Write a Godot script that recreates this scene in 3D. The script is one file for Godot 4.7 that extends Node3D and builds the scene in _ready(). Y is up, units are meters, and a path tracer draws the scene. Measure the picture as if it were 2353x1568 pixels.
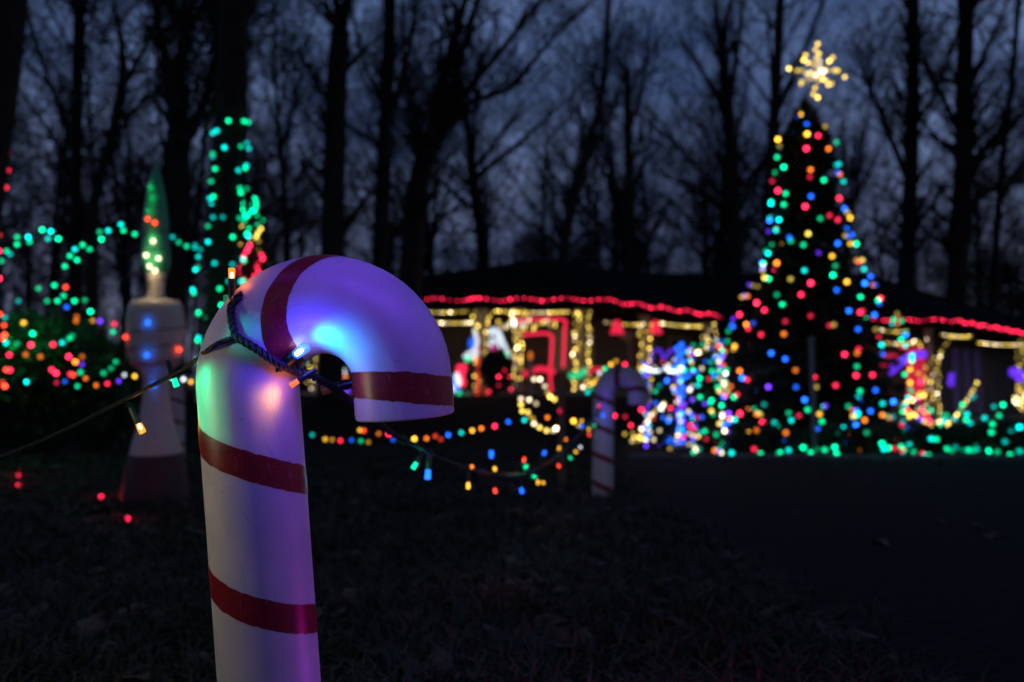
extends Node3D
# Dusk in a wooded front garden hung with lights. Metres, y up; the camera looks along -z, "d" below is the distance along its axis.

const LENS := 28.0            # mm on a 36 x 24 frame
const TILT := 4.31            # degrees up
const EYE := Vector3(0, 0.5, 0)

var rng := RandomNumberGenerator.new()
var taken := {}
var M := {}
var bulb_mats := {}
var globe: Mesh
var mini: Mesh
var bump := FastNoiseLite.new()

# colours of the bulbs, linear
const HUE := {
	"green": Vector3(0.0, 0.62, 0.24), "teal": Vector3(0.0, 0.52, 0.47), "blue": Vector3(0.01, 0.13, 1.0), "violet": Vector3(0.14, 0.03, 0.9),
	"red": Vector3(1.0, 0.02, 0.075), "scarlet": Vector3(1.0, 0.06, 0.025), "orange": Vector3(0.8, 0.17, 0.015), "amber": Vector3(0.85, 0.42, 0.03),
	"gold": Vector3(0.72, 0.47, 0.09), "olive": Vector3(0.4, 0.29, 0.04), "cream": Vector3(1.0, 0.8, 0.5), "white": Vector3(0.75, 0.85, 0.95), "magenta": Vector3(0.9, 0.01, 0.35),
}


# ---------------------------------------------------------------- helpers
class Shape:
	var v := PackedVector3Array()
	var n := PackedVector3Array()
	var t := PackedVector2Array()
	var i := PackedInt32Array()

	func tri(a: Vector3, b: Vector3, c: Vector3) -> void:
		var m := (c - a).cross(b - a).normalized()
		var k := v.size()
		for p in [a, b, c]:
			v.append(p)
			n.append(m)
			t.append(Vector2(p.x + p.y * 0.3, p.z + p.y))
		i.append_array([k, k + 1, k + 2])

	func quad(a: Vector3, b: Vector3, c: Vector3, d: Vector3) -> void:
		tri(a, b, c)
		tri(a, c, d)

	func box(lo: Vector3, hi: Vector3, at := Transform3D.IDENTITY) -> void:
		var p := []
		for k in 8:
			p.append(at * Vector3(hi.x if k & 1 else lo.x, hi.y if k & 2 else lo.y, hi.z if k & 4 else lo.z))
		for f in [[0, 1, 3, 2], [5, 4, 6, 7], [4, 0, 2, 6], [1, 5, 7, 3], [2, 3, 7, 6], [4, 5, 1, 0]]:
			quad(p[f[3]], p[f[2]], p[f[1]], p[f[0]])

	func tube(path: PackedVector3Array, radii: PackedFloat32Array, sides: int, caps := true) -> void:
		# a round sweep; the frame is carried along so that it does not twist
		var k0 := v.size()
		var side := Vector3.ZERO
		var length := 0.0
		for k in path.size():
			var ahead := (path[mini_(k + 1, path.size() - 1)] - path[maxi(k - 1, 0)]).normalized()
			if side == Vector3.ZERO:
				side = ahead.cross(Vector3(0.31, 0.2, 0.93)).normalized()
			side = (side - ahead * side.dot(ahead)).normalized()
			var other := ahead.cross(side)
			if k > 0:
				length += path[k].distance_to(path[k - 1])
			for s in sides + 1:
				var a := TAU * s / sides
				var out := side * cos(a) + other * sin(a)
				v.append(path[k] + out * radii[k])
				n.append(out)
				t.append(Vector2(float(s) / sides, length))
		for k in path.size() - 1:
			for s in sides:
				var a := k0 + k * (sides + 1) + s
				var b := a + sides + 1
				i.append_array([a, b, a + 1, a + 1, b, b + 1])
		if caps:
			for e in [0, path.size() - 1]:
				if radii[e] < 0.003:
					continue
				var ring := []
				for s in sides:
					ring.append(v[k0 + e * (sides + 1) + s])
				for s in range(1, sides - 1):
					if e == 0:
						tri(ring[0], ring[s + 1], ring[s])
					else:
						tri(ring[0], ring[s], ring[s + 1])

	func mini_(a: int, b: int) -> int:
		return a if a < b else b

	func lathe(profile: PackedVector2Array, sides: int, at := Transform3D.IDENTITY) -> void:
		# (radius, height) pairs from the bottom up
		var k0 := v.size()
		for k in profile.size():
			var d := profile[mini_(k + 1, profile.size() - 1)] - profile[maxi(k - 1, 0)]
			for s in sides + 1:
				var a := TAU * s / sides
				v.append(at * Vector3(profile[k].x * cos(a), profile[k].y, profile[k].x * sin(a)))
				n.append((at.basis * Vector3(d.y * cos(a), -d.x, d.y * sin(a))).normalized())
				t.append(Vector2(float(s) / sides, profile[k].y))
		for k in profile.size() - 1:
			for s in sides:
				var a := k0 + k * (sides + 1) + s
				var b := a + sides + 1
				i.append_array([a, a + 1, b, a + 1, b + 1, b])

	func mesh() -> ArrayMesh:
		var a := []
		a.resize(Mesh.ARRAY_MAX)
		a[Mesh.ARRAY_VERTEX] = v
		a[Mesh.ARRAY_NORMAL] = n
		a[Mesh.ARRAY_TEX_UV] = t
		a[Mesh.ARRAY_INDEX] = i
		var m := ArrayMesh.new()
		m.add_surface_from_arrays(Mesh.PRIMITIVE_TRIANGLES, a)
		return m


func numbered(called: String) -> String:
	taken[called] = taken.get(called, 0) + 1
	return called if taken[called] == 1 else "%s_%03d" % [called, taken[called] - 1]


func tag(o: Node, label: String, category: String, group := "") -> Node:
	o.set_meta("label", label)
	o.set_meta("category", category)
	if group:
		o.set_meta("group", group)
	return o


func thing(called: String, label: String, category: String, where: Vector3, group := "") -> Node3D:
	var o := Node3D.new()
	o.name = numbered(called)
	o.position = where
	add_child(o, true)
	tag(o, label, category, group)
	return o


func part(called: String, m: Mesh, mat: Material, parent: Node3D, where := Transform3D.IDENTITY, in_world := true) -> MeshInstance3D:
	# a mesh whose points are world points (in_world) or points of the parent
	var o := MeshInstance3D.new()
	o.name = called
	o.mesh = m
	o.material_override = mat
	parent.add_child(o, true)
	if in_world:
		var base := Vector3.ZERO
		var q: Node = parent
		while q != self:
			base += q.position
			q = q.get_parent()
		o.position = -base
	else:
		o.transform = where
	return o


func single(called: String, m: Mesh, mat: Material) -> MeshInstance3D:
	var o := MeshInstance3D.new()
	o.name = numbered(called)
	o.mesh = m
	o.material_override = mat
	add_child(o, true)
	return o


func setting(o: Node) -> Node:
	o.set_meta("kind", "structure")
	return o


func at(x: float, y: float, d: float) -> Vector3:
	# the point that stands at distance d along the lens axis, read off a print of the photograph 2353 units wide
	var f := 2353.0 * LENS / 36.0
	return EYE + Vector3((x - 1176.5) / f, -(y - 784.0) / f, -1.0).rotated(Vector3.RIGHT, deg_to_rad(TILT)) * d


func span(px: float, d: float) -> float:
	return px * d * 36.0 / (2353.0 * LENS)


func ground(x: float, z: float) -> float:
	var d := -z
	var side := lerpf(0.62, -0.12, smoothstep(1.5, 9.0, x))
	var h := smoothstep(8.8, 15.5, d) * side
	h += smoothstep(30.0, 120.0, d) * 2.0
	var lawn := 1.0 - smoothstep(0.5, 0.72, x + 0.06 * bump.get_noise_2d(z * 9.0, 3.0)) if d < 6.9 else 0.0
	h += lawn * (0.012 + 0.025 * (bump.get_noise_2d(x * 3.0, z * 3.0) + 0.6))
	return h


func lin(r: float, g: float, b: float) -> Color:
	return Color(r, g, b).linear_to_srgb()


func mat(r: float, g: float, b: float, rough := 0.8) -> StandardMaterial3D:
	var m := StandardMaterial3D.new()
	m.albedo_color = lin(r, g, b)
	m.roughness = rough
	return m


func grained(r: float, g: float, b: float, rough: float, scale: float, contrast: float, relief := 0.0, sd := 1) -> StandardMaterial3D:
	# a base colour with patches and grain of its own, laid on in world space
	var m := mat(1, 1, 1, rough)
	var noise := FastNoiseLite.new()
	noise.seed = sd
	noise.frequency = 0.02
	noise.fractal_octaves = 5
	var tex := NoiseTexture2D.new()
	tex.width = 256
	tex.height = 256
	tex.seamless = true
	tex.noise = noise
	var ramp := Gradient.new()
	ramp.set_color(0, lin(r * (1 - contrast), g * (1 - contrast), b * (1 - contrast)))
	ramp.set_color(1, lin(minf(r * (1 + contrast), 1), minf(g * (1 + contrast), 1), minf(b * (1 + contrast), 1)))
	tex.color_ramp = ramp
	m.albedo_texture = tex
	m.uv1_triplanar = true
	m.uv1_scale = Vector3.ONE * scale
	if relief > 0.0:
		var nt := NoiseTexture2D.new()
		nt.width = 256
		nt.height = 256
		nt.seamless = true
		nt.noise = noise
		nt.as_normal_map = true
		nt.bump_strength = 6.0
		m.normal_enabled = true
		m.normal_texture = nt
		m.normal_scale = relief
	return m


func glow(hue: String, power: float) -> StandardMaterial3D:
	var key := "%s %.2f" % [hue, power]
	if not bulb_mats.has(key):
		var c: Vector3 = HUE[hue]
		var m := mat(c.x * 0.5 + 0.02, c.y * 0.5 + 0.02, c.z * 0.5 + 0.02, 0.3)
		m.emission_enabled = true
		m.emission = lin(c.x, c.y, c.z)
		m.emission_energy_multiplier = power
		m.resource_name = "lit bulb " + hue
		bulb_mats[key] = m
	return bulb_mats[key]


func shell(hue: String, power: float) -> StandardMaterial3D:
	# the tinted clear plastic of a bulb
	var m: StandardMaterial3D = glow(hue, power).duplicate()
	m.transparency = BaseMaterial3D.TRANSPARENCY_ALPHA
	m.albedo_color.a = 0.5
	m.resource_name = "tinted bulb " + hue
	return m


func curve(points: Array, steps: int) -> PackedVector3Array:
	# a smooth line through the points
	var out := PackedVector3Array()
	for k in points.size() - 1:
		var p0: Vector3 = points[maxi(k - 1, 0)]
		var p1: Vector3 = points[k]
		var p2: Vector3 = points[k + 1]
		var p3: Vector3 = points[mini(k + 2, points.size() - 1)]
		for s in steps:
			out.append(p1.cubic_interpolate(p2, p0, p3, float(s) / steps))
	out.append(points[points.size() - 1])
	return out


func fill(n: int, x: float) -> PackedFloat32Array:
	var a := PackedFloat32Array()
	a.resize(n)
	a.fill(x)
	return a


func cord(points: Array, radius: float, parent: Node3D, steps := 3, sides := 5, called := "cord") -> MeshInstance3D:
	var s := Shape.new()
	var c := curve(points, steps)
	s.tube(c, fill(c.size(), radius), sides)
	return part(called, s.mesh(), M.cord, parent)


func bulb(parent: Node3D, where: Vector3, hue: String, size: float, power: float, stretch := 1.0) -> MeshInstance3D:
	var o := part("bulb", globe, glow(hue, power), parent, Transform3D.IDENTITY, false)
	o.position = where - parent.position
	o.scale = Vector3(size, size * stretch, size)
	return o


func lamp(parent: Node3D, where: Vector3, c: Vector3, energy: float, called := "bulb_glow") -> OmniLight3D:
	var l := OmniLight3D.new()
	l.name = called
	l.light_color = lin(c.x, c.y, c.z)
	l.light_energy = energy
	l.light_size = 0.006
	l.omni_range = 60.0
	l.omni_attenuation = 2.0
	l.shadow_enabled = true
	parent.add_child(l, true)
	l.position = where - parent.position
	return l


func beam(parent: Node3D, where: Vector3, towards: Vector3, c: Vector3, energy: float, angle: float, soft := 0.6) -> SpotLight3D:
	# the lens of a light-emitting diode throws most of its light forward
	var l := SpotLight3D.new()
	l.name = "bulb_beam"
	l.light_color = lin(c.x, c.y, c.z)
	l.light_energy = energy
	l.light_size = 0.003
	l.spot_range = 60.0
	l.spot_attenuation = 2.0
	l.spot_angle = angle
	l.spot_angle_attenuation = soft
	l.shadow_enabled = true
	parent.add_child(l, true)
	l.position = where - parent.position
	l.basis = Basis.looking_at(towards - where, Vector3(0.1, 1, 0.05))
	return l


func level() -> float:
	return [0.3, 0.45, 0.7, 1.0, 1.3, 2.2][rng.randi_range(0, 5)]


func pick(kinds: Array) -> String:
	return kinds[rng.randi_range(0, kinds.size() - 1)]


func lights(called: String, label: String, category: String, points: Array, hues: Array, size: float, power: float, group := "", jitter := 0.0, wire := true, stretch := 1.0) -> Node3D:
	# a string: one cord past all points, a bulb at each; hues is a list to draw from, or one for each point
	var t := thing(called, label, category, points[0], group)
	if wire:
		cord(points, 0.004, t, 2, 4)
	for k in points.size():
		var p: Vector3 = points[k]
		if jitter > 0.0:
			p += Vector3(rng.randf_range(-1, 1), rng.randf_range(-1, 0.4), rng.randf_range(-1, 1)) * jitter
		bulb(t, p, hues[k] if hues.size() == points.size() else pick(hues), size, power * level(), stretch)
	return t


# ---------------------------------------------------------------- plants
func branch(limbs: Shape, twigs: Shape, from: Vector3, way: Vector3, length: float, radius: float, depth: int, most: int, bend: float, r: RandomNumberGenerator) -> void:
	var n: int = [9, 6, 4, 3, 2][mini(depth, 4)]
	var path := PackedVector3Array()
	var radii := PackedFloat32Array()
	var p := from
	var w := way.normalized()
	var dirs := [w]
	for k in n + 1:
		path.append(p)
		var f := float(k) / n
		radii.append(maxf(radius * pow(1.0 - f, 0.75 if depth == 0 else 0.9), 0.007))
		w = (w + Vector3(r.randf_range(-1, 1), r.randf_range(-0.6, 1), r.randf_range(-1, 1)) * bend + Vector3(0, 0.02 if depth > 0 else 0.1, 0)).normalized()
		dirs.append(w)
		p += w * length / n
	(limbs if depth < 3 else twigs).tube(path, radii, [8, 6, 4, 3, 3][mini(depth, 4)], false)
	if depth >= most:
		return
	var kids: int = [12, 7, 5, 3][mini(depth, 3)]
	for k in kids:
		var f := r.randf_range(0.3, 0.98) if depth == 0 else r.randf_range(0.2, 1.0)
		var at_: float = f * n
		var j := int(at_)
		var spot := path[mini(j, n)].lerp(path[mini(j + 1, n)], at_ - j)
		var out := Vector3(r.randf_range(-1, 1), r.randf_range(-0.45, 0.75), r.randf_range(-1, 1)).normalized()
		var dir: Vector3 = (dirs[j] * (0.75 if depth == 0 else 0.6) + out * 0.75).normalized()
		branch(limbs, twigs, spot, dir, length * r.randf_range(0.3, 0.52) * (1.15 - 0.55 * f if depth == 0 else 1.0), maxf(radius * (1.0 - f * 0.75) * r.randf_range(0.42, 0.68), 0.004), depth + 1, most, bend * 1.4, r)


func bare_tree(height: float, girth: float, sd: int, most := 4, lean := Vector3.ZERO) -> Node3D:
	var r := RandomNumberGenerator.new()
	r.seed = sd
	var o := Node3D.new()
	var limbs := Shape.new()
	var twigs := Shape.new()
	branch(limbs, twigs, Vector3(0, -0.15, 0), Vector3.UP + lean, height, girth, 0, most, 0.075, r)
	var root := Shape.new()
	root.lathe(PackedVector2Array([Vector2(girth * 1.55, -0.2), Vector2(girth * 1.2, 0.12), Vector2(girth * 1.02, 0.5)]), 9)
	add_child(o)
	part("trunk", limbs.mesh(), M.bark, o, Transform3D.IDENTITY, false)
	part("root_flare", root.mesh(), M.bark, o, Transform3D.IDENTITY, false)
	if twigs.v.size():
		part("twigs", twigs.mesh(), M.bark, o, Transform3D.IDENTITY, false).set_meta("kind", "stuff")
	remove_child(o)
	return o


func plant_tree(proto: Node3D, called: String, label: String, where: Vector3, turn: float, size: float, group := "") -> Node3D:
	var o: Node3D = proto.duplicate()
	o.name = numbered(called)
	add_child(o, true)
	o.position = where
	o.rotation.y = turn
	o.scale = Vector3.ONE * size
	tag(o, label, "tree", group)
	return o


func part_of_wood(q: Vector3) -> String:
	var x := q.x / -q.z
	if q.z > -2.0:
		return "behind the viewer, outside the picture"
	return "behind the left garden shrubs" if x < -0.4 else ("behind the large candy cane" if x < -0.13 else ("beyond the house roof" if x < 0.28 else ("behind the lit spruce" if x < 0.48 else "right of the lit spruce")))


func limb_tree(label: String, limbs_px: Array, d: float, twig_seed: int, extra := 2) -> Node3D:
	# a tree whose main limbs were read off the photograph: each limb is [thickness px, thickness px at the end, points in px ...]
	var first: Vector2 = limbs_px[0][2]
	var foot := at(first.x, first.y, d)
	foot.y = ground(foot.x, foot.z)
	var t := thing("bare_tree", label, "tree", foot, "large bare trees in the woods")
	var r := RandomNumberGenerator.new()
	r.seed = twig_seed
	var limbs := Shape.new()
	var twigs := Shape.new()
	for k in limbs_px.size():
		var l: Array = limbs_px[k]
		var pts := []
		if k == 0:
			pts.append(foot - Vector3(0, 0.2, 0))
		var slide := r.randf_range(-0.1, 0.1)
		for j in range(2, l.size()):
			var p: Vector2 = l[j]
			pts.append(at(p.x, p.y, d * (1.0 + slide * (j - 2) / maxf(l.size() - 2, 1))))
		var path := curve(pts, 5)
		var radii := PackedFloat32Array()
		for j in path.size():
			radii.append(span(lerpf(l[0], l[1], float(j) / (path.size() - 1)), d) * 0.5)
		limbs.tube(path, radii, 8, false)
		for j in range(2, path.size()):
			for e in extra if j * 3 > path.size() or k > 0 else 0:
				if r.randf() < 0.6:
					var ahead := (path[j] - path[j - 1]).normalized()
					var out := Vector3(r.randf_range(-1, 1), r.randf_range(-0.1, 1), r.randf_range(-1, 1)).normalized()
					branch(limbs, twigs, path[j], ahead * 0.7 + out, d * r.randf_range(0.04, 0.11), radii[j] * 0.4, 2, 4, 0.14, r)
	part("trunk", limbs.mesh(), M.bark, t)
	part("twigs", twigs.mesh(), M.bark, t).set_meta("kind", "stuff")
	return t


func foliage(shape: Shape, r: RandomNumberGenerator, where: Vector3, way: Vector3, size: float) -> void:
	# one small spray of leaves: two bent blades
	var side := way.cross(Vector3(r.randf_range(-1, 1), r.randf_range(-1, 1), r.randf_range(-1, 1))).normalized()
	var up := side.cross(way).normalized()
	for s in [1.0, -1.0]:
		var tip: Vector3 = where + way * size + side * s * size * 0.35 - up * size * 0.1
		var mid: Vector3 = where + way * size * 0.5 + side * s * size * 0.42 + up * size * 0.12
		shape.tri(where, mid, tip)
		shape.tri(where, tip, where + way * size * 0.55 + up * size * 0.05)


func shrub(label: String, foot: Vector3, width: float, height: float, sd: int, count: int, leaf: float, m: Material, called := "shrub", group := "") -> Node3D:
	var r := RandomNumberGenerator.new()
	r.seed = sd
	var t := thing(called, label, "shrub" if called == "shrub" else "topiary", foot, group)
	var stems := Shape.new()
	var leaves := Shape.new()
	for k in 14:
		var a := r.randf() * TAU
		var out := Vector3(cos(a) * width * 0.42 * r.randf(), height * r.randf_range(0.55, 0.92), sin(a) * width * 0.42 * r.randf())
		var c := curve([Vector3(cos(a) * 0.02, -0.03, sin(a) * 0.02), out * 0.5 + Vector3(0, height * 0.05, 0), out], 3)
		var rr := PackedFloat32Array()
		for j in c.size():
			rr.append(0.012 * (1.0 - 0.7 * j / c.size()))
		stems.tube(c, rr, 5, false)
	for k in count:
		var u := r.randf_range(-1, 1)
		var a := r.randf() * TAU
		var ring := sqrt(1.0 - u * u)
		var lump := 0.82 + 0.2 * bump.get_noise_3d(cos(a) * ring * 40.0 + sd * 9.0, u * 40.0, sin(a) * ring * 40.0)
		var q := pow(r.randf(), 0.3) * lump
		var p := Vector3(cos(a) * ring * width * 0.5, (u * 0.5 + 0.5) * height, sin(a) * ring * width * 0.5)
		p = Vector3(p.x * q, height * 0.5 + (p.y - height * 0.5) * q, p.z * q)
		foliage(leaves, r, p, (Vector3(p.x, p.y - height * 0.4, p.z).normalized() + Vector3(r.randf_range(-1, 1), r.randf_range(-1, 1), r.randf_range(-1, 1)) * 0.7).normalized(), leaf * r.randf_range(0.6, 1.2))
	part("stems", stems.mesh(), M.bark, t, Transform3D.IDENTITY, false)
	part("leaves", leaves.mesh(), m, t, Transform3D.IDENTITY, false).set_meta("kind", "stuff")
	return t


# ---------------------------------------------------------------- main
func _ready() -> void:
	rng.seed = 20
	bump.seed = 4
	bump.frequency = 0.35
	camera_and_sky()
	materials()
	lawn_and_drive()
	house()
	woods()
	spruce()
	garden_shrubs()
	left_garden()
	porch_ornaments()
	canes()
	near_string()
	middle_strings()


func camera_and_sky() -> void:
	var cam := Camera3D.new()
	cam.name = "camera"
	cam.position = EYE
	cam.rotation_degrees = Vector3(TILT, 0, 0)
	var lens := CameraAttributesPhysical.new()
	lens.frustum_focal_length = LENS
	lens.frustum_focus_distance = 0.82
	lens.exposure_aperture = 3.7
	lens.frustum_near = 0.02
	lens.frustum_far = 600.0
	cam.attributes = lens
	cam.fov = rad_to_deg(2.0 * atan(12.0 / LENS))
	cam.near = 0.02
	cam.far = 600.0
	add_child(cam)
	cam.current = true
	# dusk sky: dull blue, broken cloud, paler and greyer low down
	var noise := FastNoiseLite.new()
	noise.seed = 11
	noise.frequency = 0.9
	noise.fractal_octaves = 5
	var w := 512
	var im := Image.create(w, w / 2, false, Image.FORMAT_RGBF)
	for y in w / 2:
		var up := (0.5 - (y + 0.5) / (w / 2.0)) * PI
		for x in w:
			var around := (x + 0.5) / w * TAU
			var dir := Vector3(cos(around) * cos(up), sin(up), sin(around) * cos(up))
			var c := noise.get_noise_3d(dir.x * 2.2, dir.y * 5.0, dir.z * 2.2) * 0.5 + 0.5
			c = smoothstep(0.36, 0.66, c)
			var low := pow(clampf(1.0 - sin(up) * 1.6, 0, 1), 2.0)
			var clear := Vector3(0.022, 0.045, 0.115).lerp(Vector3(0.055, 0.058, 0.1), low)
			var cloud := Vector3(0.082, 0.135, 0.285).lerp(Vector3(0.115, 0.108, 0.15), low)
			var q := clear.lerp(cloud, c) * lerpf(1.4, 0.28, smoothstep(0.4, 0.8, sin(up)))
			im.set_pixel(x, y, Color(q.x, q.y, q.z) if up > 0 else Color(0.008, 0.008, 0.01))
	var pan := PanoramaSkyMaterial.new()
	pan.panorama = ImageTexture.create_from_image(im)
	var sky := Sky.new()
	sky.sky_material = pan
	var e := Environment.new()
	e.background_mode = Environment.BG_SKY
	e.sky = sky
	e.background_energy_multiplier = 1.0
	e.tonemap_mode = Environment.TONE_MAPPER_LINEAR
	e.tonemap_exposure = 1.0
	e.sdfgi_enabled = true
	e.ssao_enabled = true
	e.ssil_enabled = true
	var we := WorldEnvironment.new()
	we.name = "dusk"
	we.environment = e
	add_child(we)
	var sun := DirectionalLight3D.new()   # what is left of the day, from low in the west, very weak and wide
	sun.name = "afterglow"
	sun.light_energy = 0.004
	sun.light_angular_distance = 40.0
	sun.light_color = Color(1.0, 0.93, 0.86)
	sun.rotation_degrees = Vector3(-35, 30, 0)
	sun.shadow_enabled = true
	add_child(sun)


func materials() -> void:
	M.bark = grained(0.035, 0.028, 0.022, 0.9, 1.5, 0.45, 0.6, 3)
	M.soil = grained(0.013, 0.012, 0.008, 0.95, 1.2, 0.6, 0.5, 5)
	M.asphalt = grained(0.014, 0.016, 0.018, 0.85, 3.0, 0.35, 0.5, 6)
	M.asphalt.metallic_specular = 0.2
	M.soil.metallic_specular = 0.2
	M.bark.metallic_specular = 0.25
	M.stone = grained(0.13, 0.12, 0.12, 0.85, 2.5, 0.3, 0.4, 7)
	M.cord = mat(0.004, 0.011, 0.009, 0.6)
	M.socket = mat(0.008, 0.022, 0.014, 0.38)
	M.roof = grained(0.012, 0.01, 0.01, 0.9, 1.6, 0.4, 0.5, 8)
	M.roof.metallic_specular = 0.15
	M.siding = grained(0.1, 0.08, 0.065, 0.8, 1.0, 0.25, 0.2, 9)
	M.trim = grained(0.32, 0.28, 0.22, 0.7, 1.5, 0.15, 0.1, 10)
	M.needles = mat(0.018, 0.035, 0.018, 0.7)
	M.leaf = mat(0.04, 0.09, 0.03, 0.55)
	M.dark_leaf = mat(0.022, 0.045, 0.02, 0.6)
	M.metal = mat(0.2, 0.22, 0.24, 0.5)
	M.black = mat(0.008, 0.008, 0.009, 0.5)
	var s := SphereMesh.new()
	s.radius = 0.5
	s.height = 1.0
	s.radial_segments = 10
	s.rings = 5
	globe = s
	# the small moulded bulb of the near string: a waisted cylinder with a dished end
	var b := Shape.new()
	b.lathe(PackedVector2Array([Vector2(0.0028, 0.0), Vector2(0.0036, 0.001), Vector2(0.0039, 0.006), Vector2(0.0043, 0.0125), Vector2(0.0041, 0.014), Vector2(0.0033, 0.0143), Vector2(0.0012, 0.0118), Vector2(0.0, 0.0112)]), 12)
	mini = b.mesh()


func lawn_and_drive() -> void:
	# the ground: one sheet, finer towards the camera, out to the horizon
	var xs := []
	var zs := []
	for k in range(-60, 61):
		xs.append(signf(k) * (absf(k) * 0.06 + pow(absf(k) / 60.0, 5.0) * 250.0))
	for k in 130:
		zs.append(4.0 - k * 0.09 - pow(k / 129.0, 6.0) * 330.0)
	zs.insert(0, 40.0)
	var s := Shape.new()
	for z in zs:
		for x in xs:
			s.v.append(Vector3(x, ground(x, z), z))
			var e := 0.03
			s.n.append(Vector3(ground(x - e, z) - ground(x + e, z), 2 * e, ground(x, z - e) - ground(x, z + e)).normalized())
			s.t.append(Vector2(x, z))
	var w := xs.size()
	for r in zs.size() - 1:
		for c in w - 1:
			var a := r * w + c
			s.i.append_array([a, a + w, a + 1, a + 1, a + w, a + w + 1])
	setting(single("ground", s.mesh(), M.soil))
	# the drive
	var dr := Shape.new()
	var edge := []
	for k in 41:
		var z := 3.0 - k * 0.2445
		edge.append(Vector3(0.66 + 0.03 * bump.get_noise_1d(z * 8.0), 0.004, z))
	for k in 40:
		var a: Vector3 = edge[k]
		var b: Vector3 = edge[k + 1]
		dr.quad(b, a, Vector3(14, 0.004, a.z), Vector3(14, 0.004, b.z))
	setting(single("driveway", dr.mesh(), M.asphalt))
	# a row of pale edging stones along the far side of the drive
	var kerb := Node3D.new()
	kerb.name = "kerb"
	add_child(kerb)
	setting(kerb)
	var kr := RandomNumberGenerator.new()
	kr.seed = 5
	var x := 1.0
	while x < 12.5:
		var l := kr.randf_range(0.34, 0.5)
		var b := Shape.new()
		var h := kr.randf_range(0.035, 0.05)
		var wd := kr.randf_range(0.16, 0.2)
		# a bevelled block
		b.box(Vector3(0, -0.03, -wd), Vector3(l, h - 0.018, 0))
		b.quad(Vector3(0, h - 0.018, 0), Vector3(0.02, h, -0.02), Vector3(l - 0.02, h, -0.02), Vector3(l, h - 0.018, 0))
		b.quad(Vector3(0.02, h, -0.02), Vector3(0.02, h, -wd + 0.02), Vector3(l - 0.02, h, -wd + 0.02), Vector3(l - 0.02, h, -0.02))
		b.quad(Vector3(0, h - 0.018, -wd), Vector3(0.02, h, -wd + 0.02), Vector3(0.02, h, -0.02), Vector3(0, h - 0.018, 0))
		b.quad(Vector3(l, h - 0.018, 0), Vector3(l - 0.02, h, -0.02), Vector3(l - 0.02, h, -wd + 0.02), Vector3(l, h - 0.018, -wd))
		var o := part("edging_stone", b.mesh(), M.stone, kerb, Transform3D.IDENTITY, false)
		o.position = Vector3(x, 0, -6.78 - 0.02 * kr.randf() + 0.03 * (x - 1.0) * 0.2)
		o.rotation.y = kr.randf_range(-0.03, 0.03)
		x += l + kr.randf_range(0.008, 0.02)
	# grass and fallen leaves
	var gr := RandomNumberGenerator.new()
	gr.seed = 8
	var tuft := Shape.new()
	for k in 7:
		var a := gr.randf() * TAU
		var lean := Vector3(cos(a), 0, sin(a))
		var across := Vector3(-sin(a), 0, cos(a)) * 0.0022
		var hgt := gr.randf_range(0.03, 0.065)
		var p0 := lean * gr.randf_range(0.0, 0.012)
		var p1 := p0 + lean * 0.012 + Vector3(0, hgt * 0.6, 0)
		var p2 := p0 + lean * gr.randf_range(0.025, 0.05) + Vector3(0, hgt * gr.randf_range(0.7, 1.0), 0)
		tuft.quad(p0 - across, p1 - across * 0.8, p1 + across * 0.8, p0 + across)
		tuft.tri(p1 - across * 0.8, p2, p1 + across * 0.8)
	scatter("grass", "short dark grass of the lawn under the lights", tuft.mesh(), 42000, gr, [[0.016, 0.026, 0.01], [0.024, 0.026, 0.012], [0.012, 0.02, 0.008], [0.034, 0.032, 0.017]], 0.7, 1.5, 0.0)
	var leaf := Shape.new()
	var rim := []
	for k in 9:
		var a := TAU * k / 9
		var q := 0.026 * (1.0 + 0.28 * sin(a * 3.0 + 0.5))
		rim.append(Vector3(cos(a) * q * 1.25, 0.008 * sin(a * 2.0), sin(a) * q))
	for k in 9:
		leaf.tri(Vector3(0, 0.009, 0), rim[k], rim[(k + 1) % 9])
	scatter("fallen_leaves", "dry fallen leaves scattered over the dark lawn", leaf.mesh(), 2600, gr, [[0.05, 0.03, 0.017], [0.085, 0.05, 0.03], [0.04, 0.02, 0.013], [0.12, 0.085, 0.06]], 0.6, 1.15, 0.028)


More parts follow.
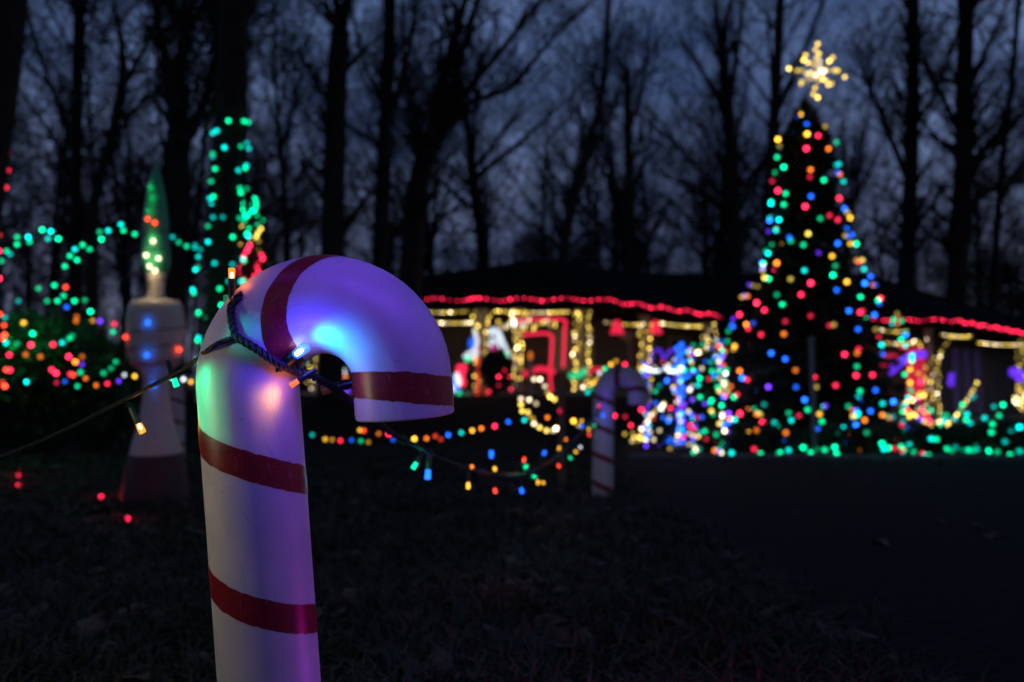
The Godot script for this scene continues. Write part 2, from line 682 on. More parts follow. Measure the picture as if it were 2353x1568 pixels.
func scatter(called: String, label: String, m: Mesh, count: int, r: RandomNumberGenerator, tints: Array, small: float, large: float, lift: float) -> void:
	var mm := MultiMesh.new()
	mm.transform_format = MultiMesh.TRANSFORM_3D
	mm.use_colors = true
	mm.mesh = m
	mm.instance_count = count
	for k in count:
		var d := 0.35 + 8.5 * pow(r.randf(), 1.5)
		var x := r.randf_range(-0.78 * d - 0.8, minf(0.78 * d + 0.3, 0.66 + 0.06 * r.randfn()))
		if lift > 0.0 and r.randf() < 0.012 and d < 6.5:
			x = r.randf_range(0.66, 0.9 + d * 0.4) # a few blown on to the drive
		var y := ground(x, -d)
		if x > 0.7:
			y = 0.006 - lift * 0.7
		var b := Basis.from_euler(Vector3(r.randf_range(-0.5, 0.5) if lift > 0.0 else r.randf_range(-0.25, 0.25), r.randf() * TAU, r.randf_range(-0.5, 0.5) if lift > 0.0 else 0.0))
		mm.set_instance_transform(k, Transform3D(b.scaled(Vector3.ONE * r.randf_range(small, large)), Vector3(x, y + lift * r.randf_range(0.5, 1.2), -d)))
		var c: Array = tints[r.randi_range(0, tints.size() - 1)]
		var v := r.randf_range(0.7, 1.25)
		mm.set_instance_color(k, Color(c[0] * v, c[1] * v, c[2] * v))
	var o := MultiMeshInstance3D.new()
	o.name = called
	o.multimesh = mm
	var mt := mat(1, 1, 1, 0.6)
	mt.vertex_color_use_as_albedo = true
	o.material_override = mt
	add_child(o, true)
	o.set_meta("kind", "stuff")
	o.set_meta("label", label)
	o.set_meta("category", "grass" if lift == 0.0 else "leaves")


# ---------------------------------------------------------------- the house
var eaves := [Vector3(-5.4, 2.64, -17.0), Vector3(1.9, 2.64, -17.0), Vector3(5.4, 2.64, -20.4), Vector3(12.0, 2.64, -21.5), Vector3(16.8, 2.64, -25.8), Vector3(21.0, 2.64, -28.5)]

func slab(s: Shape, a: Vector3, b: Vector3, low: float, high: float, thick: float) -> void:
	var way := (b - a)
	way.y = 0
	var l := way.length()
	var basis_ := Basis(way / l, Vector3.UP, (way / l).cross(Vector3.UP))
	s.box(Vector3(0, low, -thick), Vector3(l, high, 0), Transform3D(basis_, Vector3(a.x, 0, a.z)))


func house() -> void:
	var t := thing("house", "long low dark house with a hipped roof and columned porch behind the garden lights", "house", Vector3(4, 0, -22))
	# roof: top faces, flat soffit, fascia
	var e := eaves
	var b0 := Vector3(-5.4, 2.64, -31)
	var b5 := Vector3(21.0, 2.64, -34)
	var k0 := Vector3(-3.3, 3.66, -20.7)
	var k1 := Vector3(0.75, 4.14, -20.2)
	var k2 := Vector3(4.0, 4.7, -26)
	var k3 := Vector3(11.6, 4.7, -26)
	var s := Shape.new()
	for f in [[b0, k0, e[0]], [e[0], k0, k1], [e[0], k1, e[1]], [e[1], k1, k2], [e[1], k2, e[2]], [e[2], k2, k3], [e[2], k3, e[3]], [e[3], k3, e[4]], [e[4], k3, e[5]], [e[5], k3, b5], [b5, k3, k2], [b5, k2, b0], [b0, k2, k1], [b0, k1, k0]]:
		s.tri(f[0], f[1], f[2])
	var ring: Array = [e[0], e[1], e[2], e[3], e[4], e[5], b5, b0]
	var low := Vector3(0, -0.15, 0)
	for k in ring.size():
		var a: Vector3 = ring[k]
		var b: Vector3 = ring[(k + 1) % ring.size()]
		s.quad(a + low, a, b, b + low)
		s.tri(Vector3(4, 2.49, -25.5), a + low, b + low)
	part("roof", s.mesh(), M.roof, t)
	# walls, set back under the eaves
	var front := []
	for k in 6:
		front.append(eaves[k] + Vector3(0.3 if k == 0 else 0.0, 0, -2.0))
	for k in 5:
		var w := Shape.new()
		slab(w, front[k], front[k + 1], -0.5, 2.5 - 0.002 * k, 0.2)
		part("wall", w.mesh(), M.siding, t)
	var wb := Shape.new()
	slab(wb, front[5], Vector3(20.6, 0, -33.6), -0.5, 2.5, 0.2)
	slab(wb, Vector3(20.6, 0, -33.6), Vector3(-5.1, 0, -30.6), -0.5, 2.496, 0.2)
	slab(wb, Vector3(-5.1, 0, -30.6), front[0], -0.5, 2.494, 0.2)
	part("wall", wb.mesh(), M.siding, t)
	# porch floor
	for k in 4:
		var p := Shape.new()
		var a: Vector3 = eaves[k]
		var b: Vector3 = eaves[k + 1]
		var ya := ground(a.x, a.z)
		var yb := ground(b.x, b.z)
		var fa: Vector3 = front[k]
		var fb: Vector3 = front[k + 1]
		var q := [Vector3(a.x, ya + 0.08, a.z), Vector3(b.x, yb + 0.08, b.z), Vector3(fb.x, yb + 0.1, fb.z), Vector3(fa.x, ya + 0.1, fa.z)]
		var dn := Vector3(0, -0.5, 0)
		p.quad(q[0], q[3], q[2], q[1])
		p.quad(q[0] + dn, q[0], q[1], q[1] + dn)
		part("porch_floor", p.mesh(), M.trim, t)
	# columns
	for c in COLUMNS:
		var foot := at(c[0], 900, c[1])
		foot.y = ground(foot.x, foot.z) + 0.06
		var col := Shape.new()
		var top: float = 2.5 - foot.y
		col.lathe(PackedVector2Array([Vector2(0.0, 0.0), Vector2(0.15, 0.0), Vector2(0.15, 0.09), Vector2(0.11, 0.12), Vector2(0.095, top * 0.5), Vector2(0.085, top - 0.16), Vector2(0.12, top - 0.1), Vector2(0.14, top - 0.08), Vector2(0.14, top)]), 14, Transform3D(Basis.IDENTITY, foot))
		part("porch_column", col.mesh(), M.trim, t)
	# windows and door on the front walls: [segment, along, bottom, width, height, kind]
	for q in [[0, 0.33, 1.3, 1.1, 0.95, "pane"], [0, 0.93, 1.25, 0.95, 0.95, "lit"], [1, 0.4, 0.65, 0.95, 1.75, "door"], [1, 0.75, 1.2, 0.9, 0.95, "pane"], [2, 0.3, 1.0, 1.2, 1.1, "pane"], [3, 0.45, 0.2, 0.5, 1.95, "purple"], [3, 0.6, 0.2, 0.5, 1.95, "purple"], [3, 0.75, 0.2, 0.5, 1.95, "purple"]]:
		var a: Vector3 = front[q[0]]
		var b: Vector3 = front[q[0] + 1]
		var way := (b - a).normalized()
		var out := way.cross(Vector3.UP)
		var where := a.lerp(b, q[1])
		var tr := Transform3D(Basis(way, Vector3.UP, out), Vector3(where.x, 0, where.z))
		var f := Shape.new()
		var hw: float = q[3] * 0.5
		var y0: float = q[2]
		var y1: float = y0 + q[4]
		f.box(Vector3(-hw - 0.07, y0 - 0.07, 0.0), Vector3(-hw, y1 + 0.07, 0.05), tr)
		f.box(Vector3(hw, y0 - 0.07, 0.0), Vector3(hw + 0.07, y1 + 0.07, 0.05), tr)
		f.box(Vector3(-hw, y1, 0.0), Vector3(hw, y1 + 0.07, 0.047), tr)
		f.box(Vector3(-hw, y0 - 0.07, 0.0), Vector3(hw, y0, 0.06), tr)
		var kind: String = q[5]
		var n := part("door" if kind == "door" else "window", f.mesh(), M.trim, t)
		var g := Shape.new()
		g.box(Vector3(-hw, y0, 0.003), Vector3(hw, y1, 0.02), tr)
		var m: StandardMaterial3D = mat(0.02, 0.02, 0.024, 0.1)
		if kind == "lit":
			m = mat(0.2, 0.15, 0.1, 0.5)
			m.emission_enabled = true
			m.emission = lin(0.5, 0.34, 0.2)
			m.emission_energy_multiplier = 0.05
			n.set_meta("label", "window glowing dull brown behind red rope lights")
		elif kind == "purple":
			m = mat(0.06, 0.03, 0.1, 0.5)
			m.emission_enabled = true
			m.emission = lin(0.25, 0.1, 0.9)
			m.emission_energy_multiplier = 0.03
			n.set_meta("label", "narrow window glowing faint purple")
		elif kind == "door":
			m = mat(0.12, 0.02, 0.02, 0.5)
		var pane := part("door_leaf" if kind == "door" else "window_pane", g.mesh(), m, n, Transform3D.IDENTITY, false)
		pane.transform = Transform3D.IDENTITY
		if kind == "pane" or kind == "lit":
			var bar := Shape.new()
			bar.box(Vector3(-0.015, y0, 0.02), Vector3(0.015, y1, 0.035), tr)
			bar.box(Vector3(-hw, (y0 + y1) / 2 - 0.015, 0.02), Vector3(hw, (y0 + y1) / 2 + 0.015, 0.033), tr)
			part("glazing_bar", bar.mesh(), M.trim, n, Transform3D.IDENTITY, false)

	# red bulbs along the eaves
	var names := ["hung straight along the left front eave above the porch", "running back along the middle eave towards the lit tree", "hung along the far eave behind and right of the lit tree", "running down the right end of the roof eave"]
	var runs := [[0, 0.35, 1.0, 36], [1, 0.0, 1.0, 34], [2, 0.25, 1.0, 34], [3, 0.0, 1.0, 46]]
	for k in 4:
		var q: Array = runs[k]
		var pts := []
		for j in q[3]:
			var f: float = lerpf(q[1], q[2], (j + 0.5) / q[3])
			var clump := 0.012 * sin(j * 1.1) # the clips pull the bulbs into uneven groups
			pts.append(eaves[q[0]].lerp(eaves[q[0] + 1], clampf(f + clump * 0.35, 0, 1)) + Vector3(0, 0.03 + 0.03 * sin(j * 0.9), 0.05))
		lights("red_light_string", "string of red bulbs " + names[k], "light string", pts, ["red"], 0.036, 7.0, "red light strings along the eaves")


const COLUMNS := [[730, 17.25], [1105, 17.25], [1190, 17.25], [1335, 17.25], [1482, 18.4], [1625, 20.2], [2140, 22.0], [2352, 25.9]]


# ---------------------------------------------------------------- the woods
func woods() -> void:
	var protos := []
	for k in 6:
		protos.append(bare_tree(15.0 + k, 0.16 + 0.025 * k, 100 + k))
	var sap := []
	for k in 4:
		sap.append(bare_tree(7.5 + k * 0.8, 0.05 + 0.008 * k, 200 + k, 4, Vector3(0.08 * (k - 1.5), 0, 0)))
	# the large trunks that stand out
	limb_tree("tall straight bare trunk at the far left of the woods behind the green arch lights", [[34, 20, Vector2(172, 700), Vector2(172, 520), Vector2(176, 250), Vector2(180, -60)], [12, 4, Vector2(178, 330), Vector2(120, 210), Vector2(80, 90), Vector2(50, -30)]], 17.0, 31)
	limb_tree("leaning bare tree with spreading forks left of the pale ornament", [[30, 20, Vector2(210, 700), Vector2(215, 470), Vector2(255, 320), Vector2(280, 200)], [20, 7, Vector2(280, 200), Vector2(278, 100), Vector2(250, -40)], [16, 5, Vector2(280, 200), Vector2(330, 110), Vector2(390, -30)], [14, 4, Vector2(240, 350), Vector2(320, 240), Vector2(400, 190)]], 15.0, 32)
	limb_tree("dark bare tree forking low just left of the green-lit trunk", [[54, 44, Vector2(400, 760), Vector2(408, 560), Vector2(412, 380), Vector2(402, 240)], [30, 12, Vector2(402, 250), Vector2(380, 130), Vector2(360, 40), Vector2(350, -60)], [26, 14, Vector2(410, 330), Vector2(445, 300), Vector2(480, 190), Vector2(505, 90)], [18, 8, Vector2(396, 200), Vector2(430, 80), Vector2(445, -50)]], 13.0, 33)
	limb_tree("thick dark trunk rising above the top of the large candy cane", [[62, 44, Vector2(762, 720), Vector2(764, 560), Vector2(768, 380), Vector2(774, 180), Vector2(782, 70)], [24, 16, Vector2(782, 80), Vector2(772, 0), Vector2(750, -80)], [26, 18, Vector2(782, 80), Vector2(796, 0), Vector2(802, -90)], [10, 4, Vector2(766, 330), Vector2(715, 275), Vector2(680, 250)], [10, 4, Vector2(772, 240), Vector2(730, 170), Vector2(700, 140)]], 14.0, 34)
	limb_tree("straight bare trunk left of the big forked tree in mid woods", [[44, 26, Vector2(868, 720), Vector2(875, 520), Vector2(885, 300), Vector2(892, 120), Vector2(898, -80)], [14, 6, Vector2(885, 290), Vector2(930, 160), Vector2(952, 20), Vector2(958, -70)], [12, 5, Vector2(880, 230), Vector2(835, 140), Vector2(800, -20)]], 15.0, 35)
	limb_tree("big bare tree forking into long limbs that reach over the house", [[64, 44, Vector2(935, 730), Vector2(948, 560), Vector2(962, 420), Vector2(985, 320)], [32, 14, Vector2(985, 330), Vector2(1010, 220), Vector2(1040, 110), Vector2(1085, -60)], [30, 12, Vector2(990, 320), Vector2(1035, 215), Vector2(1065, 110), Vector2(1110, -40)], [22, 8, Vector2(1010, 290), Vector2(1080, 200), Vector2(1160, 105), Vector2(1270, -40)], [18, 6, Vector2(975, 400), Vector2(1060, 250), Vector2(1175, 200), Vector2(1250, 110), Vector2(1350, 10)], [16, 5, Vector2(960, 300), Vector2(930, 160), Vector2(925, -40)]], 15.5, 36, 2)
	limb_tree("slender bare tree leaning right above the ridge of the house", [[26, 14, Vector2(1290, 740), Vector2(1300, 560), Vector2(1330, 420), Vector2(1350, 330), Vector2(1385, 210), Vector2(1400, -30)], [10, 4, Vector2(1345, 370), Vector2(1400, 270), Vector2(1440, 150)]], 22.0, 37)
	limb_tree("straight bare trunk behind the middle of the house roof", [[34, 16, Vector2(1452, 740), Vector2(1448, 520), Vector2(1444, 330), Vector2(1440, 160)], [10, 4, Vector2(1446, 300), Vector2(1480, 180), Vector2(1490, 60)]], 29.0, 38)
	limb_tree("bare tree with a high fork left of the lit spruce", [[42, 24, Vector2(1692, 740), Vector2(1688, 520), Vector2(1676, 300), Vector2(1662, 160)], [15, 6, Vector2(1664, 170), Vector2(1650, 60), Vector2(1636, -60)], [15, 6, Vector2(1664, 170), Vector2(1668, 60), Vector2(1690, -60)], [12, 4, Vector2(1670, 240), Vector2(1610, 160), Vector2(1565, 90)], [10, 4, Vector2(1684, 330), Vector2(1760, 440), Vector2(1800, 420)]], 30.0, 39)
	limb_tree("bare trunk standing straight just left of the star of the lit spruce", [[34, 20, Vector2(1768, 740), Vector2(1772, 400), Vector2(1784, 200), Vector2(1796, -60)], [14, 5, Vector2(1780, 260), Vector2(1860, 90), Vector2(1915, -60)]], 31.0, 40)
	limb_tree("bare tree rising from behind the right half of the roof", [[42, 26, Vector2(2082, 760), Vector2(2090, 500), Vector2(2098, 250), Vector2(2100, -60)], [16, 6, Vector2(2090, 420), Vector2(2020, 250), Vector2(1990, 180)], [14, 5, Vector2(2096, 300), Vector2(2160, 190), Vector2(2230, -30)]], 32.0, 41, 6)
	limb_tree("large bare tree at the right with limbs sweeping to the frame edge", [[48, 30, Vector2(2196, 760), Vector2(2204, 560), Vector2(2214, 380), Vector2(2216, 200), Vector2(2225, -60)], [20, 7, Vector2(2218, 400), Vector2(2290, 310), Vector2(2370, 250)], [16, 7, Vector2(2220, 480), Vector2(2290, 430), Vector2(2370, 420)], [14, 5, Vector2(2212, 250), Vector2(2270, 110), Vector2(2330, -30)], [14, 5, Vector2(2214, 320), Vector2(2140, 170), Vector2(2080, 90)]], 31.0, 42, 6)
	limb_tree("thin bare tree close to the right end of the house", [[20, 12, Vector2(2285, 780), Vector2(2290, 560), Vector2(2306, 360), Vector2(2330, 150), Vector2(2345, -60)], [10, 4, Vector2(2295, 480), Vector2(2330, 400), Vector2(2372, 350)]], 33.0, 43)
	# the rest of the wood
	var r := RandomNumberGenerator.new()
	r.seed = 77
	var n := 0
	while n < 66:
		var d := r.randf_range(33.0, 66.0) if n > 2 else r.randf_range(22.0, 28.0)
		var x := r.randf_range(-0.78, 0.78) * d
		if d < 36 and x > -7.0:
			n += 1
			continue
		var spot := Vector3(x, ground(x, -d), -d)
		var place := part_of_wood(spot)
		plant_tree(protos[r.randi_range(0, 5)], "woodland_tree", ("far " if d > 48.0 else "") + "bare tree among many alike in the dim woods " + place, spot, r.randf() * TAU, r.randf_range(0.85, 1.45), ("far " if d > 48.0 else "") + "bare woodland trees " + place)
		n += 1
	n = 0
	while n < 150:
		var d := r.randf_range(31.0, 60.0) if n > 3 else r.randf_range(16.0, 27.0)
		var x := r.randf_range(-0.76, 0.76) * d
		if d < 34 and x > -6.2 or (d < 13 and x > -5.0):
			x = r.randf_range(-0.72 * d, -0.3 * d - 2.0)
		var spot := Vector3(x, ground(x, -d), -d)
		var place := part_of_wood(spot)
		plant_tree(sap[r.randi_range(0, 3)], "sapling", ("far " if d > 42.0 else "") + "thin bare sapling in the dim woods " + place, spot, r.randf() * TAU, r.randf_range(0.7, 1.3), ("far " if d > 42.0 else "") + "thin bare saplings " + place)
		n += 1
	for k in 16:
		var a := PI * (0.08 + 0.84 * (k + r.randf()) / 16.0)
		var q := Vector3(cos(a), 0, sin(a)) * r.randf_range(7.0, 16.0)
		plant_tree(protos[k % 6], "woodland_tree", "bare tree among many alike behind the viewer, outside the picture", Vector3(q.x, ground(q.x, q.z), q.z), r.randf() * TAU, r.randf_range(0.9, 1.3), "bare trees behind the viewer")
	for p in protos + sap:
		p.free()
	# the far wood reads as one mass of stems
	var far := Shape.new()
	for k in 900:
		var d := r.randf_range(76.0, 120.0)
		var x := r.randf_range(-0.8, 0.8) * d
		var y := ground(x, -d)
		var h := r.randf_range(7.0, 17.0)
		var tip := Vector3(x + r.randf_range(-1.5, 1.5), y + h, -d + r.randf_range(-1, 1))
		far.tube(PackedVector3Array([Vector3(x, y - 0.3, -d), Vector3(x, y, -d).lerp(tip, 0.5) + Vector3(r.randf_range(-0.4, 0.4), 0, 0), tip]), PackedFloat32Array([r.randf_range(0.08, 0.25), 0.09, 0.02]), 4, false)
		for j in 9:
			var f := r.randf_range(0.25, 1.0)
			var p := Vector3(x, y, -d).lerp(tip, f)
			far.tube(PackedVector3Array([p, p + Vector3(r.randf_range(-1.6, 1.6), r.randf_range(0.4, 2.2), r.randf_range(-1, 1))]), PackedFloat32Array([0.035, 0.012]), 3, false)
	var fw := single("distant_wood", far.mesh(), M.bark)
	fw.set_meta("kind", "stuff")
	tag(fw, "far wood of bare stems closing the view behind the garden", "woods")


# ---------------------------------------------------------------- the lit spruce
const MIXED := ["green", "green", "blue", "blue", "red", "red", "orange", "green", "violet", "olive", "teal", "amber", "red", "blue"]

func spruce() -> void:
	var foot := at(1872, 1040, 8.3)
	foot.y = 0.0
	var top := at(1874, 236, 8.3).y
	var t := thing("spruce_tree", "dark cone shaped spruce wound with coloured bulbs and topped by a star", "tree", foot)
	var r := RandomNumberGenerator.new()
	r.seed = 6
	var wood := Shape.new()
	wood.tube(PackedVector3Array([Vector3(0, -0.1, 0), Vector3(0, top * 0.5, 0), Vector3(0, top, 0)]), PackedFloat32Array([0.09, 0.055, 0.012]), 8)
	var nd := Shape.new()
	var wide := func(h: float) -> float:   # radius of the crown at a height, as a share
		var y := 1.0 - h
		return 0.15 * smoothstep(0.0, 0.09, y) + 0.36 * y + 0.3 * smoothstep(0.42, 0.75, y)
	for k in 620:
		var h := pow(r.randf(), 1.25)
		var a := r.randf() * TAU
		var reach: float = wide.call(h) * r.randf_range(0.62, 1.04) + 0.05
		var from := Vector3(0, 0.12 + h * (top - 0.12), 0)
		var out := Vector3(cos(a), r.randf_range(-0.25, 0.12) - 0.1 * (1.0 - h), sin(a)) * reach
		var c := curve([from, from + out * 0.55 + Vector3(0, 0.06 * reach, 0), from + out], 4)
		var rr := PackedFloat32Array()
		for j in c.size():
			rr.append(0.012 * (1.0 - 0.8 * j / c.size()))
		wood.tube(c, rr, 4, false)
		var sprays := 16 + int(46 * reach)
		for j in sprays:
			var f := pow(r.randf(), 0.6)
			var p: Vector3 = c[mini(int(f * (c.size() - 1)), c.size() - 2)].lerp(c[mini(int(f * (c.size() - 1)) + 1, c.size() - 1)], r.randf())
			p.y = maxf(p.y, 0.03)
			foliage(nd, r, p, (out.normalized() + Vector3(r.randf_range(-1, 1), r.randf_range(-0.9, 0.5), r.randf_range(-1, 1)) * 0.8).normalized(), r.randf_range(0.05, 0.11))
	for k in 150:
		foliage(nd, r, Vector3(r.randf_range(-0.03, 0.03), top - r.randf_range(-0.1, 0.25), r.randf_range(-0.03, 0.03)), Vector3(r.randf_range(-1, 1), r.randf_range(0.1, 1.2), r.randf_range(-1, 1)).normalized(), 0.07)
	part("trunk", wood.mesh(), M.bark, t, Transform3D.IDENTITY, false)
	part("needles", nd.mesh(), M.needles, t, Transform3D.IDENTITY, false).set_meta("kind", "stuff")
	# bulbs: they hang in loose rows round the crown
	var pts := []
	var count := 310
	for k in count:
		var f := (k + 0.5) / count
		var h := 1.0 - pow(f, 0.6)
		h = clampf(h + r.randf_range(-0.02, 0.02), 0.0, 0.99)
		var a := k * 2.39996 + r.randf_range(-0.3, 0.3)
		var rad: float = wide.call(h) * r.randf_range(1.06, 1.16) + 0.08 + 0.1 * (1.0 - h)
		pts.append(foot + Vector3(cos(a) * rad, 0.12 + h * (top - 0.12), sin(a) * rad))
	for k in 12:
		var a := k * 2.4
		var h := 0.995 - 0.008 * k
		pts.append(foot + Vector3(cos(a) * (0.07 + 0.012 * k), 0.12 + h * (top - 0.12), sin(a) * (0.07 + 0.012 * k)))
	var s := lights("spruce_light_string", "mixed coloured bulbs wound all over the dark spruce", "light string", pts, MIXED, 0.04, 3.9, "", 0.0, false)
	var wind := []
	for k in 240:
		var f := k / 239.0
		var h := 1.0 - f
		var a := f * TAU * 17.0
		var rad: float = wide.call(h) * 0.98 + 0.04
		wind.append(foot + Vector3(cos(a) * rad, 0.12 + h * (top - 0.12), sin(a) * rad))
	cord(wind, 0.003, s, 2, 4)
	# the star
	var c := at(1878, 164, 8.3)
	var st := thing("star_topper", "gold lit four pointed star on top of the spruce", "star", c)
	var frame := Shape.new()
	var rim := []
	var u := span(1, 8.3)
	for k in 8:
		var a := PI / 2 + TAU * k / 8
		var q: float = 66.0 if k == 0 or k == 4 else (60.0 if k % 2 == 0 else 44.0)
		rim.append(c + Vector3(cos(a - 0.08), sin(a - 0.08), 0) * q * u)
	rim.append(rim[0])
	for k in 8:
		frame.tube(PackedVector3Array([rim[k], rim[k + 1]]), fill(2, 0.005), 5)
		frame.tube(PackedVector3Array([c, rim[k]]), fill(2, 0.004), 5)
	frame.tube(PackedVector3Array([c - Vector3(0, 40 * u, 0), Vector3(foot.x, top - 0.25, foot.z)]), fill(2, 0.008), 6)
	part("frame", frame.mesh(), M.metal, st)
	for k in 8:
		var ends: Vector3 = rim[k]
		for j in (7 if k % 2 == 0 else 5):
			var f := (j + 0.6) / (6.4 if k % 2 == 0 else 3.6)
			var p := c.lerp(ends, minf(f, 1.0)) + Vector3(r.randf_range(-1, 1), r.randf_range(-1, 1), r.randf_range(-1, 1)) * 6.5 * u
			bulb(st, p, "cream" if f < 0.4 else pick(["gold", "gold", "olive"]), 0.036, 3.4 * level())
	# thin grey pole before the tree
	var pole := Shape.new()
	var pf := at(1873, 1056, 7.0)
	pole.lathe(PackedVector2Array([Vector2(0.02, -0.1), Vector2(0.02, 1.0), Vector2(0.019, 1.02), Vector2(0.026, 1.03), Vector2(0.026, 1.06), Vector2(0.0, 1.075)]), 10, Transform3D(Basis.IDENTITY, Vector3(pf.x, 0, pf.z)))
	tag(single("stake", pole.mesh(), M.metal), "thin grey metal stake standing upright in front of the lit spruce", "stake")


func over_shrub(foot: Vector3, width: float, height: float, n: int, r: RandomNumberGenerator) -> Array:
	var pts := []
	for k in n:
		var a := k * 2.39996 + r.randf_range(-0.4, 0.4)
		var u := 1.0 - (k + 0.5) / n * 1.05
		var ring := sqrt(clampf(1.0 - u * u, 0.05, 1.0))
		pts.append(foot + Vector3(cos(a) * ring * width * 0.52, maxf(height * (0.42 + u * 0.58) + r.randf_range(-0.1, 0.1), 0.03), sin(a) * ring * width * 0.52))
	return pts


func garden_shrubs() -> void:
	var r := RandomNumberGenerator.new()
	r.seed = 15
	# low shrubs under green net lights, from the foot of the spruce to the right
	var spots := [
		[1745, 1040, 7.3, 1.0, 0.3, "left of the foot of the lit spruce"], [1930, 1046, 7.3, 1.1, 0.28, "right under the lit spruce"],
		[2075, 1050, 7.35, 1.0, 0.3, "right of the lit spruce, below the purple arc"], [2195, 1056, 7.25, 1.0, 0.28, "below the garland at the porch column"],
		[2325, 1052, 7.3, 1.05, 0.34, "at the right edge of the garden bed"],
	]
	for q in spots:
		var foot := at(q[0], q[1], q[2])
		foot.y = 0.0
		shrub("low dark shrub in the bed " + q[5], foot, q[3], q[4], int(q[0]), 1100, 0.06, M.dark_leaf, "shrub", "low shrubs under net lights")
		var pts := over_shrub(foot, q[3] * 1.1, q[4] * 1.3, 15, r)
		for k in 9:
			pts.append(foot + Vector3(r.randf_range(-0.6, 0.6), r.randf_range(0.03, 0.1), r.randf_range(0.1, 0.5)))
		for k in 5:
			pts.append(foot + Vector3(r.randf_range(-0.5, 0.5), r.randf_range(0.3, 0.55), r.randf_range(-0.5, 0.1)))
		lights("net_lights", "net of bulbs over the shrub " + q[5], "light net", pts, ["green", "green", "green", "green", "teal", "teal"] if q[0] > 2100 else ["green", "green", "green", "teal", "teal", "red", "blue", "orange"], 0.04, 2.8, "green light nets on the low shrubs", 0.0, false)
	# two small conical shrubs in mixed lights at the edge of the drive, and the blue post between them
	for q in [[1524, 1028, 8.4, 0.34, 0.9, "left of the blue post"], [1629, 1050, 7.4, 0.3, 1.03, "right of the blue post"]]:
		var foot := at(q[0], q[1], q[2])
		foot.y = 0.0
		var name_: String = "narrow clipped shrub at the edge of the drive " + q[5]
		shrub(name_, foot, q[3] * 0.9, q[4], int(q[0]), 1300, 0.05, M.dark_leaf, "topiary")
		var pts := []
		for k in 130:
			var f := k / 129.0
			var a := k * 2.2 + r.randf_range(-0.9, 0.9)
			var rad: float = q[3] * (0.54 + 0.09 * r.randf_range(-1, 1))
			pts.append(foot + Vector3(cos(a) * rad, 0.03 + f * q[4] + r.randf_range(-0.03, 0.03), sin(a) * rad))
		lights("wrapped_lights", "bright mixed bulbs wound round the clipped shrub " + q[5], "light string", pts, ["white", "white", "cream", "teal", "blue", "blue", "blue", "violet", "green", "red", "gold", "violet"] if q[0] < 1600 else ["white", "cream", "cream", "teal", "blue", "violet", "green", "green", "red", "gold", "blue"], 0.034, 3.0)
	var p := at(1566, 1016, 8.7)
	p.y = 0.0
	var t := thing("light_post", "blue glowing light post with a white lit crossbar beside the clipped shrubs", "light post", p)
	var s := Shape.new()
	var hgt := at(1566, 792, 8.7).y
	s.lathe(PackedVector2Array([Vector2(0.07, 0.0), Vector2(0.07, 0.02), Vector2(0.02, 0.03), Vector2(0.018, hgt)]), 10, Transform3D(Basis.IDENTITY, p))
	part("post", s.mesh(), M.metal, t)
	for k in 30:
		bulb(t, p + Vector3(0.03 * sin(k * 2.4), 0.06 + (hgt - 0.06) * k / 29.0, 0.03 * cos(k * 2.4)), "blue" if k > 12 else pick(["violet", "blue"]), 0.055, 2.6)
	var arm := Shape.new()
	var a0 := at(1478, 853, 8.6)
	var a1 := at(1572, 850, 8.6)
	arm.tube(PackedVector3Array([a0, a1]), fill(2, 0.012), 8)
	part("crossbar", arm.mesh(), M.metal, t)
	for k in 9:
		bulb(t, a0.lerp(a1, k / 8.0) + Vector3(0, 0.02 * sin(k * 2.0), 0.02), "teal" if k in [0, 7, 8] else "white", 0.046, 4.5)
	var curl := Shape.new()
	var cl := curve([at(1497, 838, 8.6), at(1500, 810, 8.6), at(1516, 804, 8.6), at(1526, 824, 8.6), at(1540, 806, 8.6), at(1556, 808, 8.6)], 5)
	curl.tube(cl, fill(cl.size(), 0.016), 6)
	part("rope_light", curl.mesh(), glow("violet", 0.7), t)
	# warm heap of bulbs on the ground and the warm sweep above it
	var pts := []
	for k in 11:
		pts.append(at(1455 + r.randf_range(-22, 24), 1008 + r.randf_range(-14, 8), 9.2))
	lights("light_heap", "small heap of warm bulbs lying on the ground right of the second candy cane", "light string", pts, ["gold", "cream", "gold", "olive"], 0.034, 3.2)
	pts = []
	for k in 9:
		pts.append(at(lerpf(1476, 1528, k / 8.0) + r.randf_range(-4, 4), lerpf(985, 925, pow(k / 8.0, 0.8)) + r.randf_range(-4, 4), 8.3))
	lights("warm_light_string", "short slanting string of warm white bulbs against the left clipped shrub", "light string", pts, ["cream", "gold", "cream"], 0.034, 2.8)


